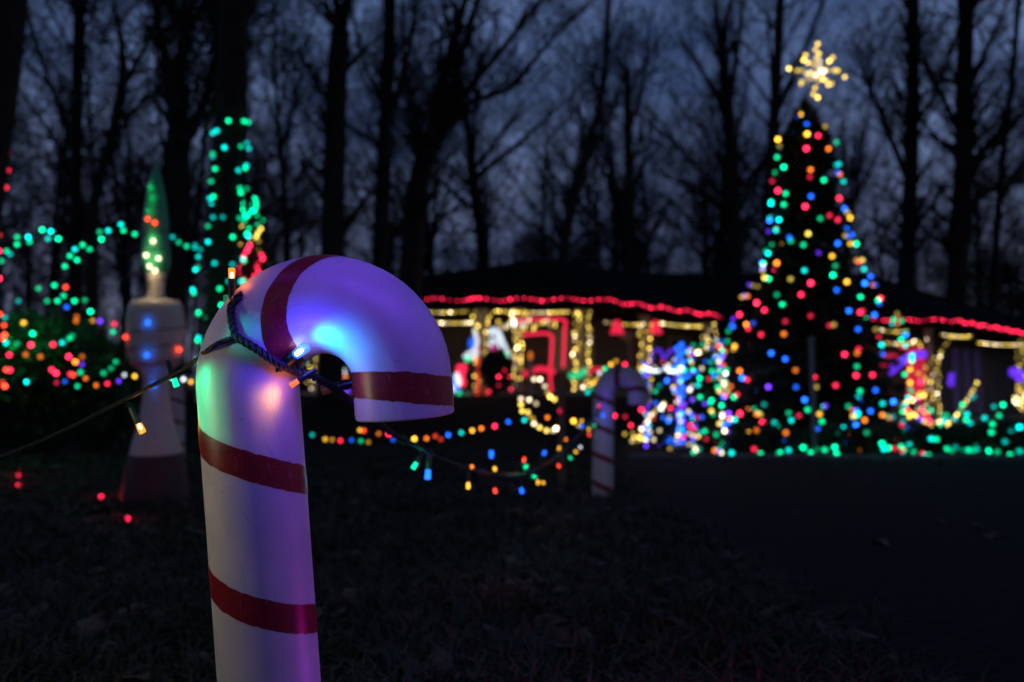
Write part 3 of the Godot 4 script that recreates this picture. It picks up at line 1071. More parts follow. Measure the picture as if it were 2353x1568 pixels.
# ---------------------------------------------------------------- left part of the garden
func left_garden() -> void:
	var r := RandomNumberGenerator.new()
	r.seed = 25
	# the trunk wound with green lights
	var t := thing("lit_tree", "big straight tree trunk wound with green bulbs left of the large candy cane", "tree", Vector3(at(512, 1040, 7.2).x, 0, at(512, 1040, 7.2).z))
	var path := curve([at(497, 1075, 7.2), at(500, 900, 7.2), at(512, 640, 7.2), at(530, 320, 7.2), at(538, 0, 7.2), at(545, -500, 7.2), at(548, -1100, 7.2)], 6)
	var rr := PackedFloat32Array()
	for k in path.size():
		rr.append(span(34, 7.2) * (1.0 - 0.12 * k / path.size()) + (0.05 if k == 0 else 0.0))
	var s := Shape.new()
	s.tube(path, rr, 14, false)
	part("trunk", s.mesh(), M.bark, t)
	var tw := Shape.new()
	for q in [[Vector2(520, 170), Vector2(490, 240), Vector2(462, 330), Vector2(440, 420)], [Vector2(552, 60), Vector2(600, -60), Vector2(640, -200)]]:
		var c := curve([at(q[0].x, q[0].y, 7.2), at(q[1].x, q[1].y, 7.4), at(q[2].x, q[2].y, 7.7)], 4)
		var ra := PackedFloat32Array()
		for k in c.size():
			ra.append(span(11 - 0.7 * k, 7.2))
		tw.tube(c, ra, 6, false)
	part("limb", tw.mesh(), M.bark, t)
	var pts := []
	for k in 92:
		var f := k / 91.0
		var y := lerpf(285, 860, f)
		var cx := lerpf(532, 502, f)
		var a := f * TAU * 11.0 + r.randf_range(-0.5, 0.5)
		var wide := 40.0 + (14.0 if y > 540 and y < 720 else 0.0)
		pts.append(at(cx + cos(a) * wide - (12.0 if y > 560 else 0.0), y + r.randf_range(-8, 8), 7.2) + Vector3(0, 0, sin(a) * span(wide, 7.2)))
	var gl := lights("wrapped_lights", "green bulbs spiralling up the straight trunk left of the large candy cane", "light string", pts, ["green", "teal", "green", "teal"], 0.034, 4.0)
	lamp(gl, pts[40], HUE.green, 0.03)
	# dark trunk at the left edge
	var e := thing("leaning_tree", "near dark trunk leaning into the upper left corner", "tree", Vector3(at(-190, 1060, 5.0).x, 0, at(-190, 1060, 5.0).z))
	var lp := curve([at(-170, 1120, 5.0), at(-120, 700, 5.0), at(-80, 400, 5.0), at(-45, 150, 5.0), at(-20, -100, 5.0), at(0, -500, 5.0)], 5)
	var lr := PackedFloat32Array()
	for k in lp.size():
		lr.append(span(86 - 0.4 * k, 5.0))
	var ls := Shape.new()
	ls.tube(lp, lr, 14, false)
	part("trunk", ls.mesh(), M.bark, e)
	pts = [at(18, 352, 5.1), at(8, 372, 5.1), at(18, 391, 5.1), at(13, 431, 5.1), at(-2, 486, 5.1), at(-3, 540, 5.1), at(-4, 577, 5.1), at(-3, 640, 5.1), at(-2, 722, 5.1), at(8, 748, 5.1), at(9, 770, 5.1), at(5, 778, 5.1), at(13, 850, 5.1), at(5, 880, 5.1), at(10, 888, 5.1)]
	lights("red_light_string", "string of red bulbs hanging down the extreme left edge", "light string", pts, ["scarlet", "red", "scarlet"], 0.026, 3.2)
	# the big evergreen shrub
	var foot := at(70, 1060, 6.9)
	foot.y = 0.0
	shrub("broad green evergreen shrub at the left glowing from the bulbs inside it", foot, 1.75, 1.35, 61, 5200, 0.085, M.leaf)
	var f2 := at(225, 1060, 7.4)
	f2.y = 0.0
	shrub("smaller evergreen shrub between the broad shrub and the pale ornament", f2, 0.9, 1.05, 62, 2400, 0.08, M.leaf)
	# green swags over the shrubs
	pts = []
	for q in [[2, 600], [14, 577], [22, 584], [38, 545], [38, 562], [64, 545], [67, 556], [96, 528], [109, 549], [116, 532], [133, 549], [148, 612], [160, 588], [171, 573], [176, 598], [189, 563], [205, 573], [228, 533], [232, 550], [248, 530], [277, 516], [283, 530], [309, 538], [396, 545], [410, 557], [428, 566], [447, 569], [455, 590]]:
		pts.append(at(q[0], q[1], 6.3))
	lights("green_light_string", "green bulbs in two swags along the top of the left shrubs", "light string", pts, ["green", "teal", "green"], 0.03, 3.8)
	pts = []
	for q in [[41, 692, "teal"], [87, 663, "green"], [107, 692, "green"], [131, 692, "green"], [124, 656, "green"], [145, 680, "green"], [170, 692, "green"], [194, 690, "green"], [207, 716, "green"], [175, 728, "orange"], [174, 738, "orange"], [212, 737, "amber"], [229, 738, "violet"], [152, 706, "blue"], [53, 742, "amber"], [74, 767, "green"], [159, 778, "green"], [165, 772, "green"], [259, 763, "green"], [262, 745, "red"], [10, 730, "teal"], [12, 788, "teal"], [38, 790, "green"], [70, 793, "red"], [121, 792, "red"], [142, 788, "teal"], [150, 660, "scarlet"], [58, 815, "orange"], [92, 820, "orange"], [157, 820, "red"], [172, 832, "orange"], [188, 820, "orange"], [187, 838, "violet"], [128, 858, "red"], [118, 850, "red"], [160, 860, "red"], [167, 862, "scarlet"], [184, 856, "green"], [265, 832, "green"], [254, 847, "green"], [237, 858, "green"], [20, 816, "red"], [22, 851, "red"]]:
		pts.append([at(q[0], q[1], 6.0), q[2]])
	var where := []
	var hue := []
	for q in pts:
		where.append(q[0])
		hue.append(q[1])
	var ml := lights("shrub_light_string", "mixed coloured bulbs scattered through the broad left shrub", "light string", where, hue, 0.03, 3.6, "", 0.0, false)
	for q in [[60, 720], [150, 700], [30, 790]]:
		lamp(ml, at(q[0], q[1], 6.25), HUE.green, 0.05)
	# lights low along the front of the shrubs
	where = []
	hue = []
	for q in [[-40, 884, "green"], [60, 878, "teal"], [129, 880, "red"], [148, 877, "blue"], [177, 888, "green"], [196, 870, "orange"], [220, 886, "orange"], [246, 882, "red"], [272, 876, "violet"], [285, 862, "white"], [309, 865, "amber"], [335, 866, "orange"], [395, 868, "white"], [421, 872, "white"], [438, 878, "amber"], [462, 888, "orange"]]:
		where.append(at(q[0], q[1], 4.6))
		hue.append(q[2])
	lights("low_light_string", "mixed coloured bulbs strung low in front of the left shrubs to the dim candy cane", "light string", where, hue, 0.021, 3.4)
	# a round shrub in bands of green, gold and red behind the green trunk
	var cf := at(572, 1020, 9.5)
	cf.y = 0.0
	var ch := at(572, 452, 9.5).y
	shrub("tall rounded shrub wrapped in green, gold and red bands of bulbs", cf, 0.42, ch, 66, 1600, 0.06, M.dark_leaf, "topiary")
	where = []
	hue = []
	for k in 60:
		var f := k / 59.0
		var y := lerpf(456, 690, f)
		var a := k * 2.2
		var w: float = 40.0 * sqrt(clampf(1.0 - pow((y - 560) / 130.0, 2.0), 0.12, 1.0))
		where.append(at(574 + cos(a) * w * r.randf_range(0.25, 1.0), y, 9.5) + Vector3(0, 0, sin(a) * span(w, 9.5)))
		hue.append("green" if y < 522 else ("olive" if y < 570 else "red"))
	lights("wrapped_lights", "green, gold and red bulbs in bands round the tall rounded shrub", "light string", where, hue, 0.038, 4.6)
	# the pale turned ornament
	ornament()
	# red bulbs on the grass
	var g := thing("ground_lights", "red bulbs of a string lying on the grass round the pale ornament", "light string", Vector3(at(290, 1222, 3.1).x, 0, -3.1))
	var gp := []
	for q in [[40, 1105, 4.6], [40, 1132, 4.2], [230, 1173, 3.6], [290, 1222, 3.02], [425, 1175, 3.55]]:
		var w := at(q[0], q[1], q[2])
		w.y = ground(w.x, w.z) + 0.035
		gp.append(w)
		bulb(g, w, "red", 0.022, 3.2)
		lamp(g, w, HUE.red, 0.012)
	cord([gp[0], gp[1], gp[2], gp[3], gp[4]], 0.003, g, 4, 4)


func ornament() -> void:
	var d := 3.55
	var foot := at(357, 1180, d)
	foot.y = ground(foot.x, foot.z)
	var t := thing("garden_ornament", "tall pale turned garden ornament with a green cone top standing on the grass", "ornament", foot)
	t.rotation_degrees.x = TILT
	var front := t.basis.z
	var low := Shape.new()
	var body := Shape.new()
	var cone := Shape.new()
	var h := func(y: float) -> float: return (1180.0 - y) * span(1, d)
	var u := span(1, d)
	var prof := func(list: Array) -> PackedVector2Array:
		var out := PackedVector2Array()
		for q in list:
			out.append(Vector2(q[0] * u, h.call(q[1])))
		return out
	low.lathe(prof.call([[0, 1184], [74, 1183], [75, 1170], [70, 1120], [64, 1080], [57, 1054]]), 28)
	body.lathe(prof.call([[56.5, 1054], [47, 1015], [40, 995], [33, 965], [29, 930], [28, 880], [34, 862], [52, 850], [60, 830], [63, 790], [62, 740], [58, 716], [50, 704], [30, 700], [19, 694], [18, 680], [20, 655], [23, 640]]), 28)
	cone.lathe(prof.call([[23, 640], [29, 628], [32, 610], [30, 585], [28, 545], [27, 520], [22, 470], [14, 430], [8, 405], [2, 384], [0, 380]]), 28)
	part("base", low.mesh(), mat(0.07, 0.035, 0.025, 0.6), t, Transform3D.IDENTITY, false)
	part("body", body.mesh(), grained(0.7, 0.6, 0.47, 0.32, 3.0, 0.12, 0.0, 12), t, Transform3D.IDENTITY, false)
	part("cone_top", cone.mesh(), mat(0.05, 0.42, 0.18, 0.35), t, Transform3D.IDENTITY, false)
	var g := thing("wrapped_lights", "red, warm white and blue bulbs wound round the pale ornament", "light string", at(362, 875, d))
	var pts := []
	# [x, y, radius of the body there, hue]
	for q in [[352, 508, 28, "scarlet"], [368, 516, 28, "scarlet"], [365, 558, 29, "cream"], [350, 590, 32, "cream"], [376, 597, 32, "cream"], [357, 615, 30, "cream"], [368, 625, 27, "cream"], [368, 743, 62, "blue"], [305, 775, 62, "scarlet"], [418, 804, 62, "scarlet"], [366, 816, 62, "blue"], [367, 883, 29, "blue"]]:
		var off: float = clampf((q[0] - 357.0) / q[2], -0.98, 0.98)
		var w: Vector3 = at(q[0], q[1], d) + front * (sqrt(1.0 - off * off) * q[2] * u + 0.005)
		pts.append(w)
		bulb(g, w, q[3], 0.019, 3.2)
		lamp(g, w + front * 0.004, HUE[q[3]], 0.0034 if q[3] == "cream" else 0.0018)
	for q in [[350, 432, 14], [360, 458, 20], [352, 488, 25], [364, 545, 28]]:
		var off: float = clampf((q[0] - 357.0) / q[2], -0.9, 0.9)
		var w: Vector3 = at(q[0], q[1], d) + front * (sqrt(1.0 - off * off) * q[2] * u + 0.005)
		bulb(g, w, "green", 0.016, 0.35)
		lamp(g, w + front * 0.008, HUE.green, 0.001)
	var wind := []
	for k in 140:
		var f := k / 139.0
		var y := lerpf(420, 900, f)
		var a := f * TAU * 13.0
		var q := 10.0
		for e in [[420, 13], [520, 28], [610, 33], [640, 25], [690, 20], [704, 52], [740, 63], [830, 62], [860, 38], [900, 30]]:
			if y >= e[0]:
				q = e[1]
		wind.append(at(357 + cos(a) * q, y, d) + front * sin(a) * (q + 2) * u)
	cord(wind, 0.0022, g, 2, 4)


# ---------------------------------------------------------------- the porch
func column_lights(c: Array, label: String, y0: float, y1: float, n: int, wide: float, top_wide: float) -> void:
	var pts := []
	n = int(n * 0.78)
	for k in n:
		var f := k / float(n - 1)
		var y := lerpf(y0, y1, f)
		var a := k * 2.1 + rng.randf_range(-0.7, 0.7)
		var w := lerpf(top_wide, wide, smoothstep(0.0, 0.22, f)) * rng.randf_range(0.85, 1.15)
		pts.append(at(c[0] + cos(a) * w, y + rng.randf_range(-3, 3), c[1]) + Vector3(0, 0, sin(a) * span(w, c[1]) * 0.8))
	lights("column_lights", label, "light string", pts, ["gold", "gold", "gold", "olive", "olive", "olive", "cream"], 0.044, 6.0, "warm lights wound round the porch columns")


func rope(called: String, label: String, points: Array, hue: String, power: float, radius: float, parent: Node3D = null) -> Node3D:
	var t := parent
	if t == null:
		t = thing(called, label, "rope light", points[0])
	var s := Shape.new()
	var c := curve(points, 4)
	s.tube(c, fill(c.size(), radius), 7)
	part("rope_light", s.mesh(), glow(hue, power), t)
	return t


func porch_ornaments() -> void:
	var C := COLUMNS
	column_lights(C[0], "warm bulbs round the porch column seen through the crook of the large cane", 740, 912, 74, 22, 30)
	column_lights(C[1], "warm bulbs round the porch column beside the white lit angel", 716, 908, 78, 14, 26)
	column_lights(C[2], "warm bulbs in a tight column right of the white lit angel", 716, 905, 88, 10, 18)
	column_lights(C[3], "warm bulbs round the porch column right of the red lit window frame", 716, 905, 84, 19, 20)
	column_lights(C[4], "warm bulbs round the porch column between the two red bells", 748, 900, 60, 14, 14)
	column_lights(C[5], "warm bulbs at the top of the column above the right clipped shrub", 745, 920, 60, 18, 20)
	column_lights(C[6], "warm bulbs round the splayed porch column right of the lit spruce", 778, 985, 92, 18, 44)
	column_lights(C[7], "warm bulbs round the porch column at the right frame edge", 780, 950, 60, 15, 20)
	# warm strings under the eaves
	var k := 0
	for q in [[945, 715, 1072, 716, 17.1, 15, "upper left, just under the red eave bulbs"], [965, 738, 1082, 742, 17.3, 20, "lower left beam, ending at the angel's column"], [1140, 715, 1305, 717, 17.1, 20, "over the red lit window frame"], [1392, 741, 1486, 745, 17.6, 10, "over the left red bell"], [1505, 741, 1612, 750, 18.8, 15, "over the right red bell"], [2025, 759, 2085, 761, 21.4, 9, "beside the spruce, upper row"], [2022, 787, 2104, 788, 21.8, 13, "beside the spruce, lower row"], [2165, 769, 2232, 773, 21.9, 9, "right of the splayed column"], [2250, 788, 2352, 792, 23.5, 16, "far right of the porch"]]:
		var pts := []
		for j in int(q[5] * 1.25):
			var f: float = j / float(int(q[5] * 1.25) - 1)
			pts.append(at(lerpf(q[0], q[2], f), lerpf(q[1], q[3], f) + 3.0 * sin(f * PI), q[4]))
		lights("warm_light_string", "warm bulbs strung under the porch roof, " + q[6], "light string", pts, ["gold", "olive", "olive", "cream"], 0.04, 5.5, "warm strings under the porch roof")
		k += 1
	# icicle lights: short hanging capsules
	var ic := thing("icicle_lights", "short hanging icicle lights between the angel and the red lit window frame", "light string", at(1150, 722, 17.0))
	var top := []
	for j in 15:
		var x := 1142.0 + j * 9.4
		top.append(at(x, 722, 17.0))
		var p := at(x + rng.randf_range(-3, 3), 742 + rng.randf_range(-10, 12), 17.0)
		var b := bulb(ic, p, pick(["cream", "gold", "white", "olive"]), 0.05, 2.6 * level(), rng.randf_range(1.8, 3.6))
		b.rotation.z = rng.randf_range(-0.5, 0.3)
		cord([at(x, 722, 17.0), p], 0.004, ic, 1, 4, "lead")
	cord(top, 0.006, ic, 2, 4)
	# red rope lights: window frame, stocking loop, garlands
	rope("red_rope_light", "red rope light framing the dull lit window on the porch", [at(1178, 738, 17.05), at(1290, 734, 17.05), at(1297, 760, 17.05), at(1294, 845, 17.05)], "red", 1.4, 0.026)
	rope("red_rope_light", "inner red rope light down the right side of the lit window", [at(1200, 770, 17.5), at(1262, 768, 17.5), at(1268, 800, 17.5), at(1264, 860, 17.5), at(1268, 905, 17.5)], "red", 1.3, 0.028)
	rope("red_rope_loop", "red rope light in a tall loop at the foot of the angel's column", [at(1096, 770, 16.9), at(1098, 860, 16.9), at(1096, 930, 16.9), at(1102, 948, 16.9), at(1114, 946, 16.9), at(1118, 925, 16.9), at(1120, 850, 16.9)], "scarlet", 0.8, 0.03)
	rope("red_garland", "low red lit garland along the porch rail under the lit window", [at(1196, 862, 17.3), at(1218, 856, 17.3), at(1240, 848, 17.3), at(1262, 852, 17.3), at(1274, 858, 17.3)], "red", 0.9, 0.06)
	rope("red_garland", "low red lit garland right of the third porch column", [at(1345, 858, 17.5), at(1375, 848, 17.5), at(1398, 855, 17.5), at(1412, 850, 17.5)], "red", 0.7, 0.05)
	rope("green_garland", "short green glowing garland across the third porch column", [at(1308, 862, 16.9), at(1322, 865, 16.9), at(1338, 858, 16.9), at(1348, 850, 16.9)], "green", 1.2, 0.06)
	rope("red_rope_post", "upright red rope light left of the splayed column", [at(2104, 800, 21.9), at(2106, 850, 21.9), at(2104, 925, 21.9)], "red", 0.55, 0.22)
	rope("red_rope_scroll", "small red glowing scroll beside the purple arc", [at(2034, 842, 21.5), at(2036, 826, 21.5), at(2050, 822, 21.5), at(2064, 826, 21.5)], "red", 0.55, 0.1)
	var arc := rope("purple_arc", "purple rope light arc beside the lit spruce", [at(2044, 856, 21.0), at(2056, 846, 21.0), at(2072, 832, 21.0), at(2092, 822, 21.0), at(2112, 815, 21.0), at(2126, 814, 21.0)], "violet", 1.3, 0.1)
	for q in [[2074, 832], [2091, 821]]:
		bulb(arc, at(q[0], q[1], 20.85), "blue", 0.12, 3.0)
	var ball := thing("purple_ornament", "round purple lit ornament hanging at the right frame edge", "ornament", at(2336, 860, 24.0))
	for q in [[2332, 856, 0.3], [2342, 862, 0.3], [2345, 870, 0.22]]:
		bulb(ball, at(q[0], q[1], 24.0), "violet", q[2], 1.3)
	cord([at(2336, 800, 24.0), at(2336, 858, 24.0)], 0.006, ball)
	var dr := thing("purple_ornament", "small purple lit drop right of the splayed porch column", "ornament", at(2188, 872, 21.4))
	for q in [[2188, 864], [2186, 874], [2186, 882]]:
		bulb(dr, at(q[0], q[1], 21.4), "violet", 0.16, 1.0)
	cord([at(2188, 790, 21.4), at(2188, 864, 21.4)], 0.006, dr)
	# red bells
	for q in [[1418, 17.4, "left of the two"], [1506, 18.5, "right of the two"]]:
		var c := at(q[0], 752, q[1])
		var u := span(1, q[1])
		var b := thing("lit_bell", "red glowing bell hanging under the porch eave, " + q[2], "bell", c, "red bells under the eave")
		var s := Shape.new()
		s.lathe(PackedVector2Array([Vector2(0, -14 * u), Vector2(16 * u, -15 * u), Vector2(15 * u, -10 * u), Vector2(11 * u, 0), Vector2(10 * u, 9 * u), Vector2(5 * u, 15 * u), Vector2(0, 16 * u)]), 14)
		part("bell_light", s.mesh(), glow("red", 0.9), b, Transform3D.IDENTITY, false)
		cord([c + Vector3(0, 15 * u, 0), c + Vector3(0, 34 * u, 0)], 0.006, b, 1)
	# pale lantern beside the left bell
	var ln := thing("hanging_basket", "dim pale hanging basket beside the left red bell", "basket", at(1440, 770, 18.0))
	var bs := Shape.new()
	bs.lathe(PackedVector2Array([Vector2(0, -0.16), Vector2(0.1, -0.13), Vector2(0.16, -0.02), Vector2(0.17, 0.02), Vector2(0.15, 0.02), Vector2(0.0, -0.02)]), 14)
	part("bowl", bs.mesh(), M.trim, ln, Transform3D.IDENTITY, false)
	cord([at(1440, 768, 18.0), at(1440, 744, 18.0)], 0.006, ln, 1, 4, "chain")
	# white lit angel: two wings and a robe on a wire frame
	var an := thing("lit_angel", "white rope light angel with spread wings between two porch columns", "light figure", at(1118, 828, 16.7))
	for q in [[[1066, 822], [1076, 812], [1088, 806], [1094, 794], [1098, 780]], [[1072, 826], [1090, 818], [1098, 806]], [[1090, 758], [1092, 770], [1096, 782]], [[1122, 768], [1130, 758], [1142, 758], [1150, 770], [1156, 786], [1162, 800], [1167, 814], [1168, 824]], [[1126, 778], [1138, 786], [1150, 782], [1142, 772], [1128, 764]], [[1124, 788], [1130, 796], [1134, 802]], [[1146, 790], [1150, 800]]]:
		var pts := []
		for p in q:
			pts.append(at(p[0], p[1], 16.7))
		rope("", "", pts, "white", 1.1, 0.036, an)
	rope("", "", [at(1084, 800, 16.75), at(1083, 790, 16.75), at(1086, 778, 16.75)], "blue", 1.1, 0.06, an)
	for q in [[1137, 809, "magenta"], [1162, 816, "green"], [1074, 826, "green"], [1134, 800, "magenta"]]:
		bulb(an, at(q[0], q[1], 16.65), q[2], 0.11, 2.0)
	var af := Shape.new()
	af.tube(PackedVector3Array([at(1128, 762, 16.75), at(1128, 900, 16.75), Vector3(at(1128, 900, 16.75).x, 0.55, -16.75)]), fill(3, 0.012), 6)
	af.tube(PackedVector3Array([at(1068, 824, 16.75), at(1128, 800, 16.75), at(1166, 826, 16.75)]), fill(3, 0.01), 6)
	part("frame", af.mesh(), M.metal, an)
	# two small lit figures
	figure("small lit figure with red cap, blue body and green feet on the porch", [[1055, 848, "red", 0.13], [1066, 846, "red", 0.12], [1050, 866, "white", 0.12], [1062, 862, "red", 0.12], [1043, 880, "blue", 0.13], [1053, 878, "white", 0.14], [1040, 892, "white", 0.13], [1048, 890, "blue", 0.13], [1055, 906, "green", 0.11], [1050, 918, "green", 0.13], [1074, 916, "green", 0.12], [1064, 880, "red", 0.12]], 16.6)
	figure("lit figure with white arms and red striped legs inside the cane's crook", [[750, 838, "white", 0.13], [752, 856, "white", 0.13], [768, 850, "white", 0.15], [786, 856, "white", 0.15], [775, 842, "green", 0.12], [752, 884, "red", 0.13], [766, 880, "red", 0.13], [768, 868, "white", 0.12], [792, 868, "orange", 0.1], [750, 904, "white", 0.13], [766, 912, "white", 0.13], [757, 922, "red", 0.11], [783, 890, "blue", 0.14], [796, 896, "violet", 0.12]], 16.6)
	# red bulbs on the dark shrub between angel and window
	var foot := at(1140, 950, 16.4)
	foot.y = ground(foot.x, foot.z)
	shrub("dark porch shrub dotted with dim red bulbs below the angel", foot, 0.75, 1.0, 81, 1200, 0.09, M.dark_leaf)
	var pts := []
	for q in [[1160, 852], [1146, 866], [1172, 866], [1146, 886], [1174, 895], [1176, 918], [1164, 938], [1134, 944], [1124, 900]]:
		pts.append(at(q[0], q[1], 16.0))
	lights("red_light_string", "sparse dim red bulbs on the dark porch shrub below the angel", "light string", pts, ["red"], 0.05, 4.0, "", 0.0, false)
	# pale candle post by the window
	var cd := thing("porch_candle", "pale upright porch candle with an orange glow left of the lit window", "candle", Vector3(at(1219, 940, 16.9).x, ground(at(1219, 940, 16.9).x, -16.9), -16.9))
	var cs := Shape.new()
	cs.lathe(PackedVector2Array([Vector2(0.0, 0.0), Vector2(0.1, 0.0), Vector2(0.1, 0.04), Vector2(0.06, 0.06), Vector2(0.055, 0.75), Vector2(0.0, 0.76)]), 12)
	part("stem", cs.mesh(), M.trim, cd, Transform3D.IDENTITY, false)
	var fl := bulb(cd, cd.position + Vector3(0, 0.84, 0), "orange", 0.09, 1.0, 2.0)
	fl.name = "flame_bulb"
	# garland stand at the splayed column: two rising arms of warm bulbs
	pts = []
	for q in [[2062, 922], [2070, 930], [2084, 925], [2098, 920], [2112, 912]]:
		pts.append(at(q[0], q[1], 15.5))
	lights("garland_lights", "upper left sweep of warm bulbs at the foot of the splayed column", "light string", pts + [pts[4] + Vector3(0.1, 0.02, 0)], ["gold", "cream", "gold"], 0.06, 6.0)
	pts = []
	for j in 20:
		var f := j / 19.0
		pts.append(at(lerpf(2082, 2146, f), 946 + 40.0 * pow(f, 1.4), 15.3))
	lights("garland_lights", "lower left arm of warm bulbs curving under the splayed column", "light string", pts, ["gold", "gold", "cream"], 0.046, 5.0)
	pts = []
	for j in 22:
		var f := j / 21.0
		pts.append(at(lerpf(2150, 2246, f), 990 - 110.0 * pow(f, 1.7), 15.3))
	lights("garland_lights", "right arm of warm bulbs rising to a tip right of the splayed column", "light string", pts, ["gold", "olive", "cream"], 0.046, 5.0)
	pts = []
	for j in 14:
		pts.append(at(2148 + rng.randf_range(-16, 16), 978 + rng.randf_range(-16, 14), 15.0))
	lights("garland_lights", "cluster of cream bulbs at the lowest point of the garland", "light string", pts, ["cream", "gold"], 0.046, 5.0)
	pts = []
	for j in 16:
		pts.append(at(2346 + rng.randf_range(-16, 12), 915 + rng.randf_range(-22, 20), 19.0))
	lights("garland_lights", "wreath of warm bulbs at the right frame edge", "light string", pts, ["gold", "cream", "olive"], 0.046, 5.0)


func figure(label: String, spots: Array, d: float) -> void:
	var c := at(spots[0][0], 925, d)
	c.y = ground(c.x, c.z)
	var t := thing("lit_figure", label, "light figure", c)
	var s := Shape.new()
	var pts := []
	for q in spots:
		pts.append(at(q[0], q[1], d - 0.02))
	for k in pts.size() - 1:
		s.tube(PackedVector3Array([pts[k], pts[k + 1]]), fill(2, 0.008), 5)
	s.tube(PackedVector3Array([pts[pts.size() / 2], Vector3(pts[pts.size() / 2].x, c.y - 0.05, pts[0].z)]), fill(2, 0.012), 5)
	part("frame", s.mesh(), M.metal, t)
	for q in spots:
		bulb(t, at(q[0], q[1], d), q[2], q[3], 1.5, 1.5)


# ---------------------------------------------------------------- candy canes
class Cane:
	var shaft: float      # length of the straight part
	var bend: float       # radius of the crook
	var rad: float        # radius of the tube
	var tail: float
	var origin: Transform3D

	func total() -> float:
		return shaft + PI * bend + tail

	func frame(s: float) -> Array:      # point, way, outward (away from the crook's centre), in the cane's own plane
		if s < shaft:
			return [Vector3(0, s, 0), Vector3.UP, Vector3.LEFT]
		if s < shaft + PI * bend:
			var a := (s - shaft) / bend
			return [Vector3(bend - bend * cos(a), shaft + bend * sin(a), 0), Vector3(sin(a), cos(a), 0), Vector3(-cos(a), sin(a), 0)]
		return [Vector3(2 * bend, shaft - (s - shaft - PI * bend), 0), Vector3.DOWN, Vector3.RIGHT]

	func skin(s: float, a: float, lift := 0.0) -> Vector3:   # a = 0 front, -90 outer, +90 inner
		var f := frame(s)
		return origin * (f[0] + (f[2] * -sin(a) + Vector3.BACK * cos(a)) * (rad + lift))

	func normal(s: float, a: float) -> Vector3:
		var f := frame(s)
		return (origin.basis * (f[2] * -sin(a) + Vector3.BACK * cos(a))).normalized()


func build_cane(label: String, c: Cane, stripes: Array, width: float, red: Material, white: Material, sides: int) -> Node3D:
	var base := c.origin * Vector3.ZERO
	var t := thing("candy_cane", label, "candy cane", base)
	var s := Shape.new()
	var rows := int(c.total() / (c.rad * 0.16)) if sides > 40 else 46
	for k in rows + 1:
		var at_ := c.total() * k / rows
		for j in sides + 1:
			var a := TAU * j / sides
			s.v.append(c.skin(at_, a))
			s.n.append(c.normal(at_, a))
			s.t.append(Vector2(float(j) / sides, at_))
	for k in rows:
		for j in sides:
			var a := k * (sides + 1) + j
			var b := a + sides + 1
			s.i.append_array([a, b, a + 1, a + 1, b, b + 1])
	# the open end: a rounded rim, then the inside wall
	var last := c.total()
	var k0 := s.v.size()
	var lip := [[0.0, 0.0], [-0.03, 0.045], [-0.07, 0.05], [-0.11, 0.03], [-0.12, -0.5]]
	for q in lip:
		for j in sides + 1:
			var a := TAU * j / sides
			var f := c.frame(last)
			s.v.append(c.skin(last, a, q[0] * c.rad) + c.origin.basis * (f[1] * q[1] * c.rad))
			s.n.append((c.normal(last, a) * (1.0 if q[0] > -0.05 else -0.6) + c.origin.basis * f[1] * (0.9 if q[1] > 0.02 else 0.0)).normalized())
			s.t.append(Vector2(float(j) / sides, last + q[1] * c.rad))
	for k in lip.size() - 1:
		for j in sides:
			var a := k0 + k * (sides + 1) + j
			var b := a + sides + 1
			s.i.append_array([a, b, a + 1, a + 1, b, b + 1])
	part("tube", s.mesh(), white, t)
	# tape: each turn is a strip from its outer edge over the front to the inner edge, then behind to the next turn
	for k in stripes.size():
		var outer: float = stripes[k][0]
		var inner: float = stripes[k][1]
		var next: float = stripes[k + 1][0] if k + 1 < stripes.size() else inner - (outer - inner) * 1.8
		var st := Shape.new()
		var steps := 72 if sides > 40 else 36
		for j in steps + 1:
			var f := float(j) / steps
			var a := -PI / 2 + TAU * f
			var mid := lerpf(outer, inner, smoothstep(0, 1, f * 2.0) * 0.35 + f * 2.0 * 0.65) if f < 0.5 else lerpf(inner, next, f * 2.0 - 1.0)
			mid = maxf(mid, 0.02)
			var stretch := 1.0
			var within := smoothstep(c.shaft - c.rad * 0.5, c.shaft + c.rad * 0.5, mid) * (1.0 - smoothstep(c.shaft + PI * c.bend - c.rad * 0.5, c.shaft + PI * c.bend + c.rad * 0.3, mid))
			stretch = lerpf(1.0, (c.bend - sin(a) * c.rad) / c.bend, within)
			var half := width * 0.5 / clampf(stretch, 0.55, 1.6)
			for e in 5:
				var g := e / 4.0 * 2.0 - 1.0
				var rag := 1.0 + (0.09 * bump.get_noise_2d(f * 260.0 + k * 50.0, g * 20.0) if sides > 40 else 0.0)
				var at_: float = clampf(mid + half * g * rag, 0.0, c.total() + 0.002)
				st.v.append(c.skin(at_, a, (0.0007 if absf(g) < 0.9 else 0.0002) + 0.0004 * maxf(0.0, bump.get_noise_2d(f * 60.0, k * 9.0 + g * 3.0)) * (1.0 if sides > 40 else 3.0)))
				st.n.append(c.normal(at_, a))
				st.t.append(Vector2(f + k * 0.37, e / 4.0))
		for j in steps:
			for e in 4:
				var a := j * 5 + e
				st.i.append_array([a, a + 1, a + 5, a + 1, a + 6, a + 5])
		part("red_stripe", st.mesh(), red, t)
	return t


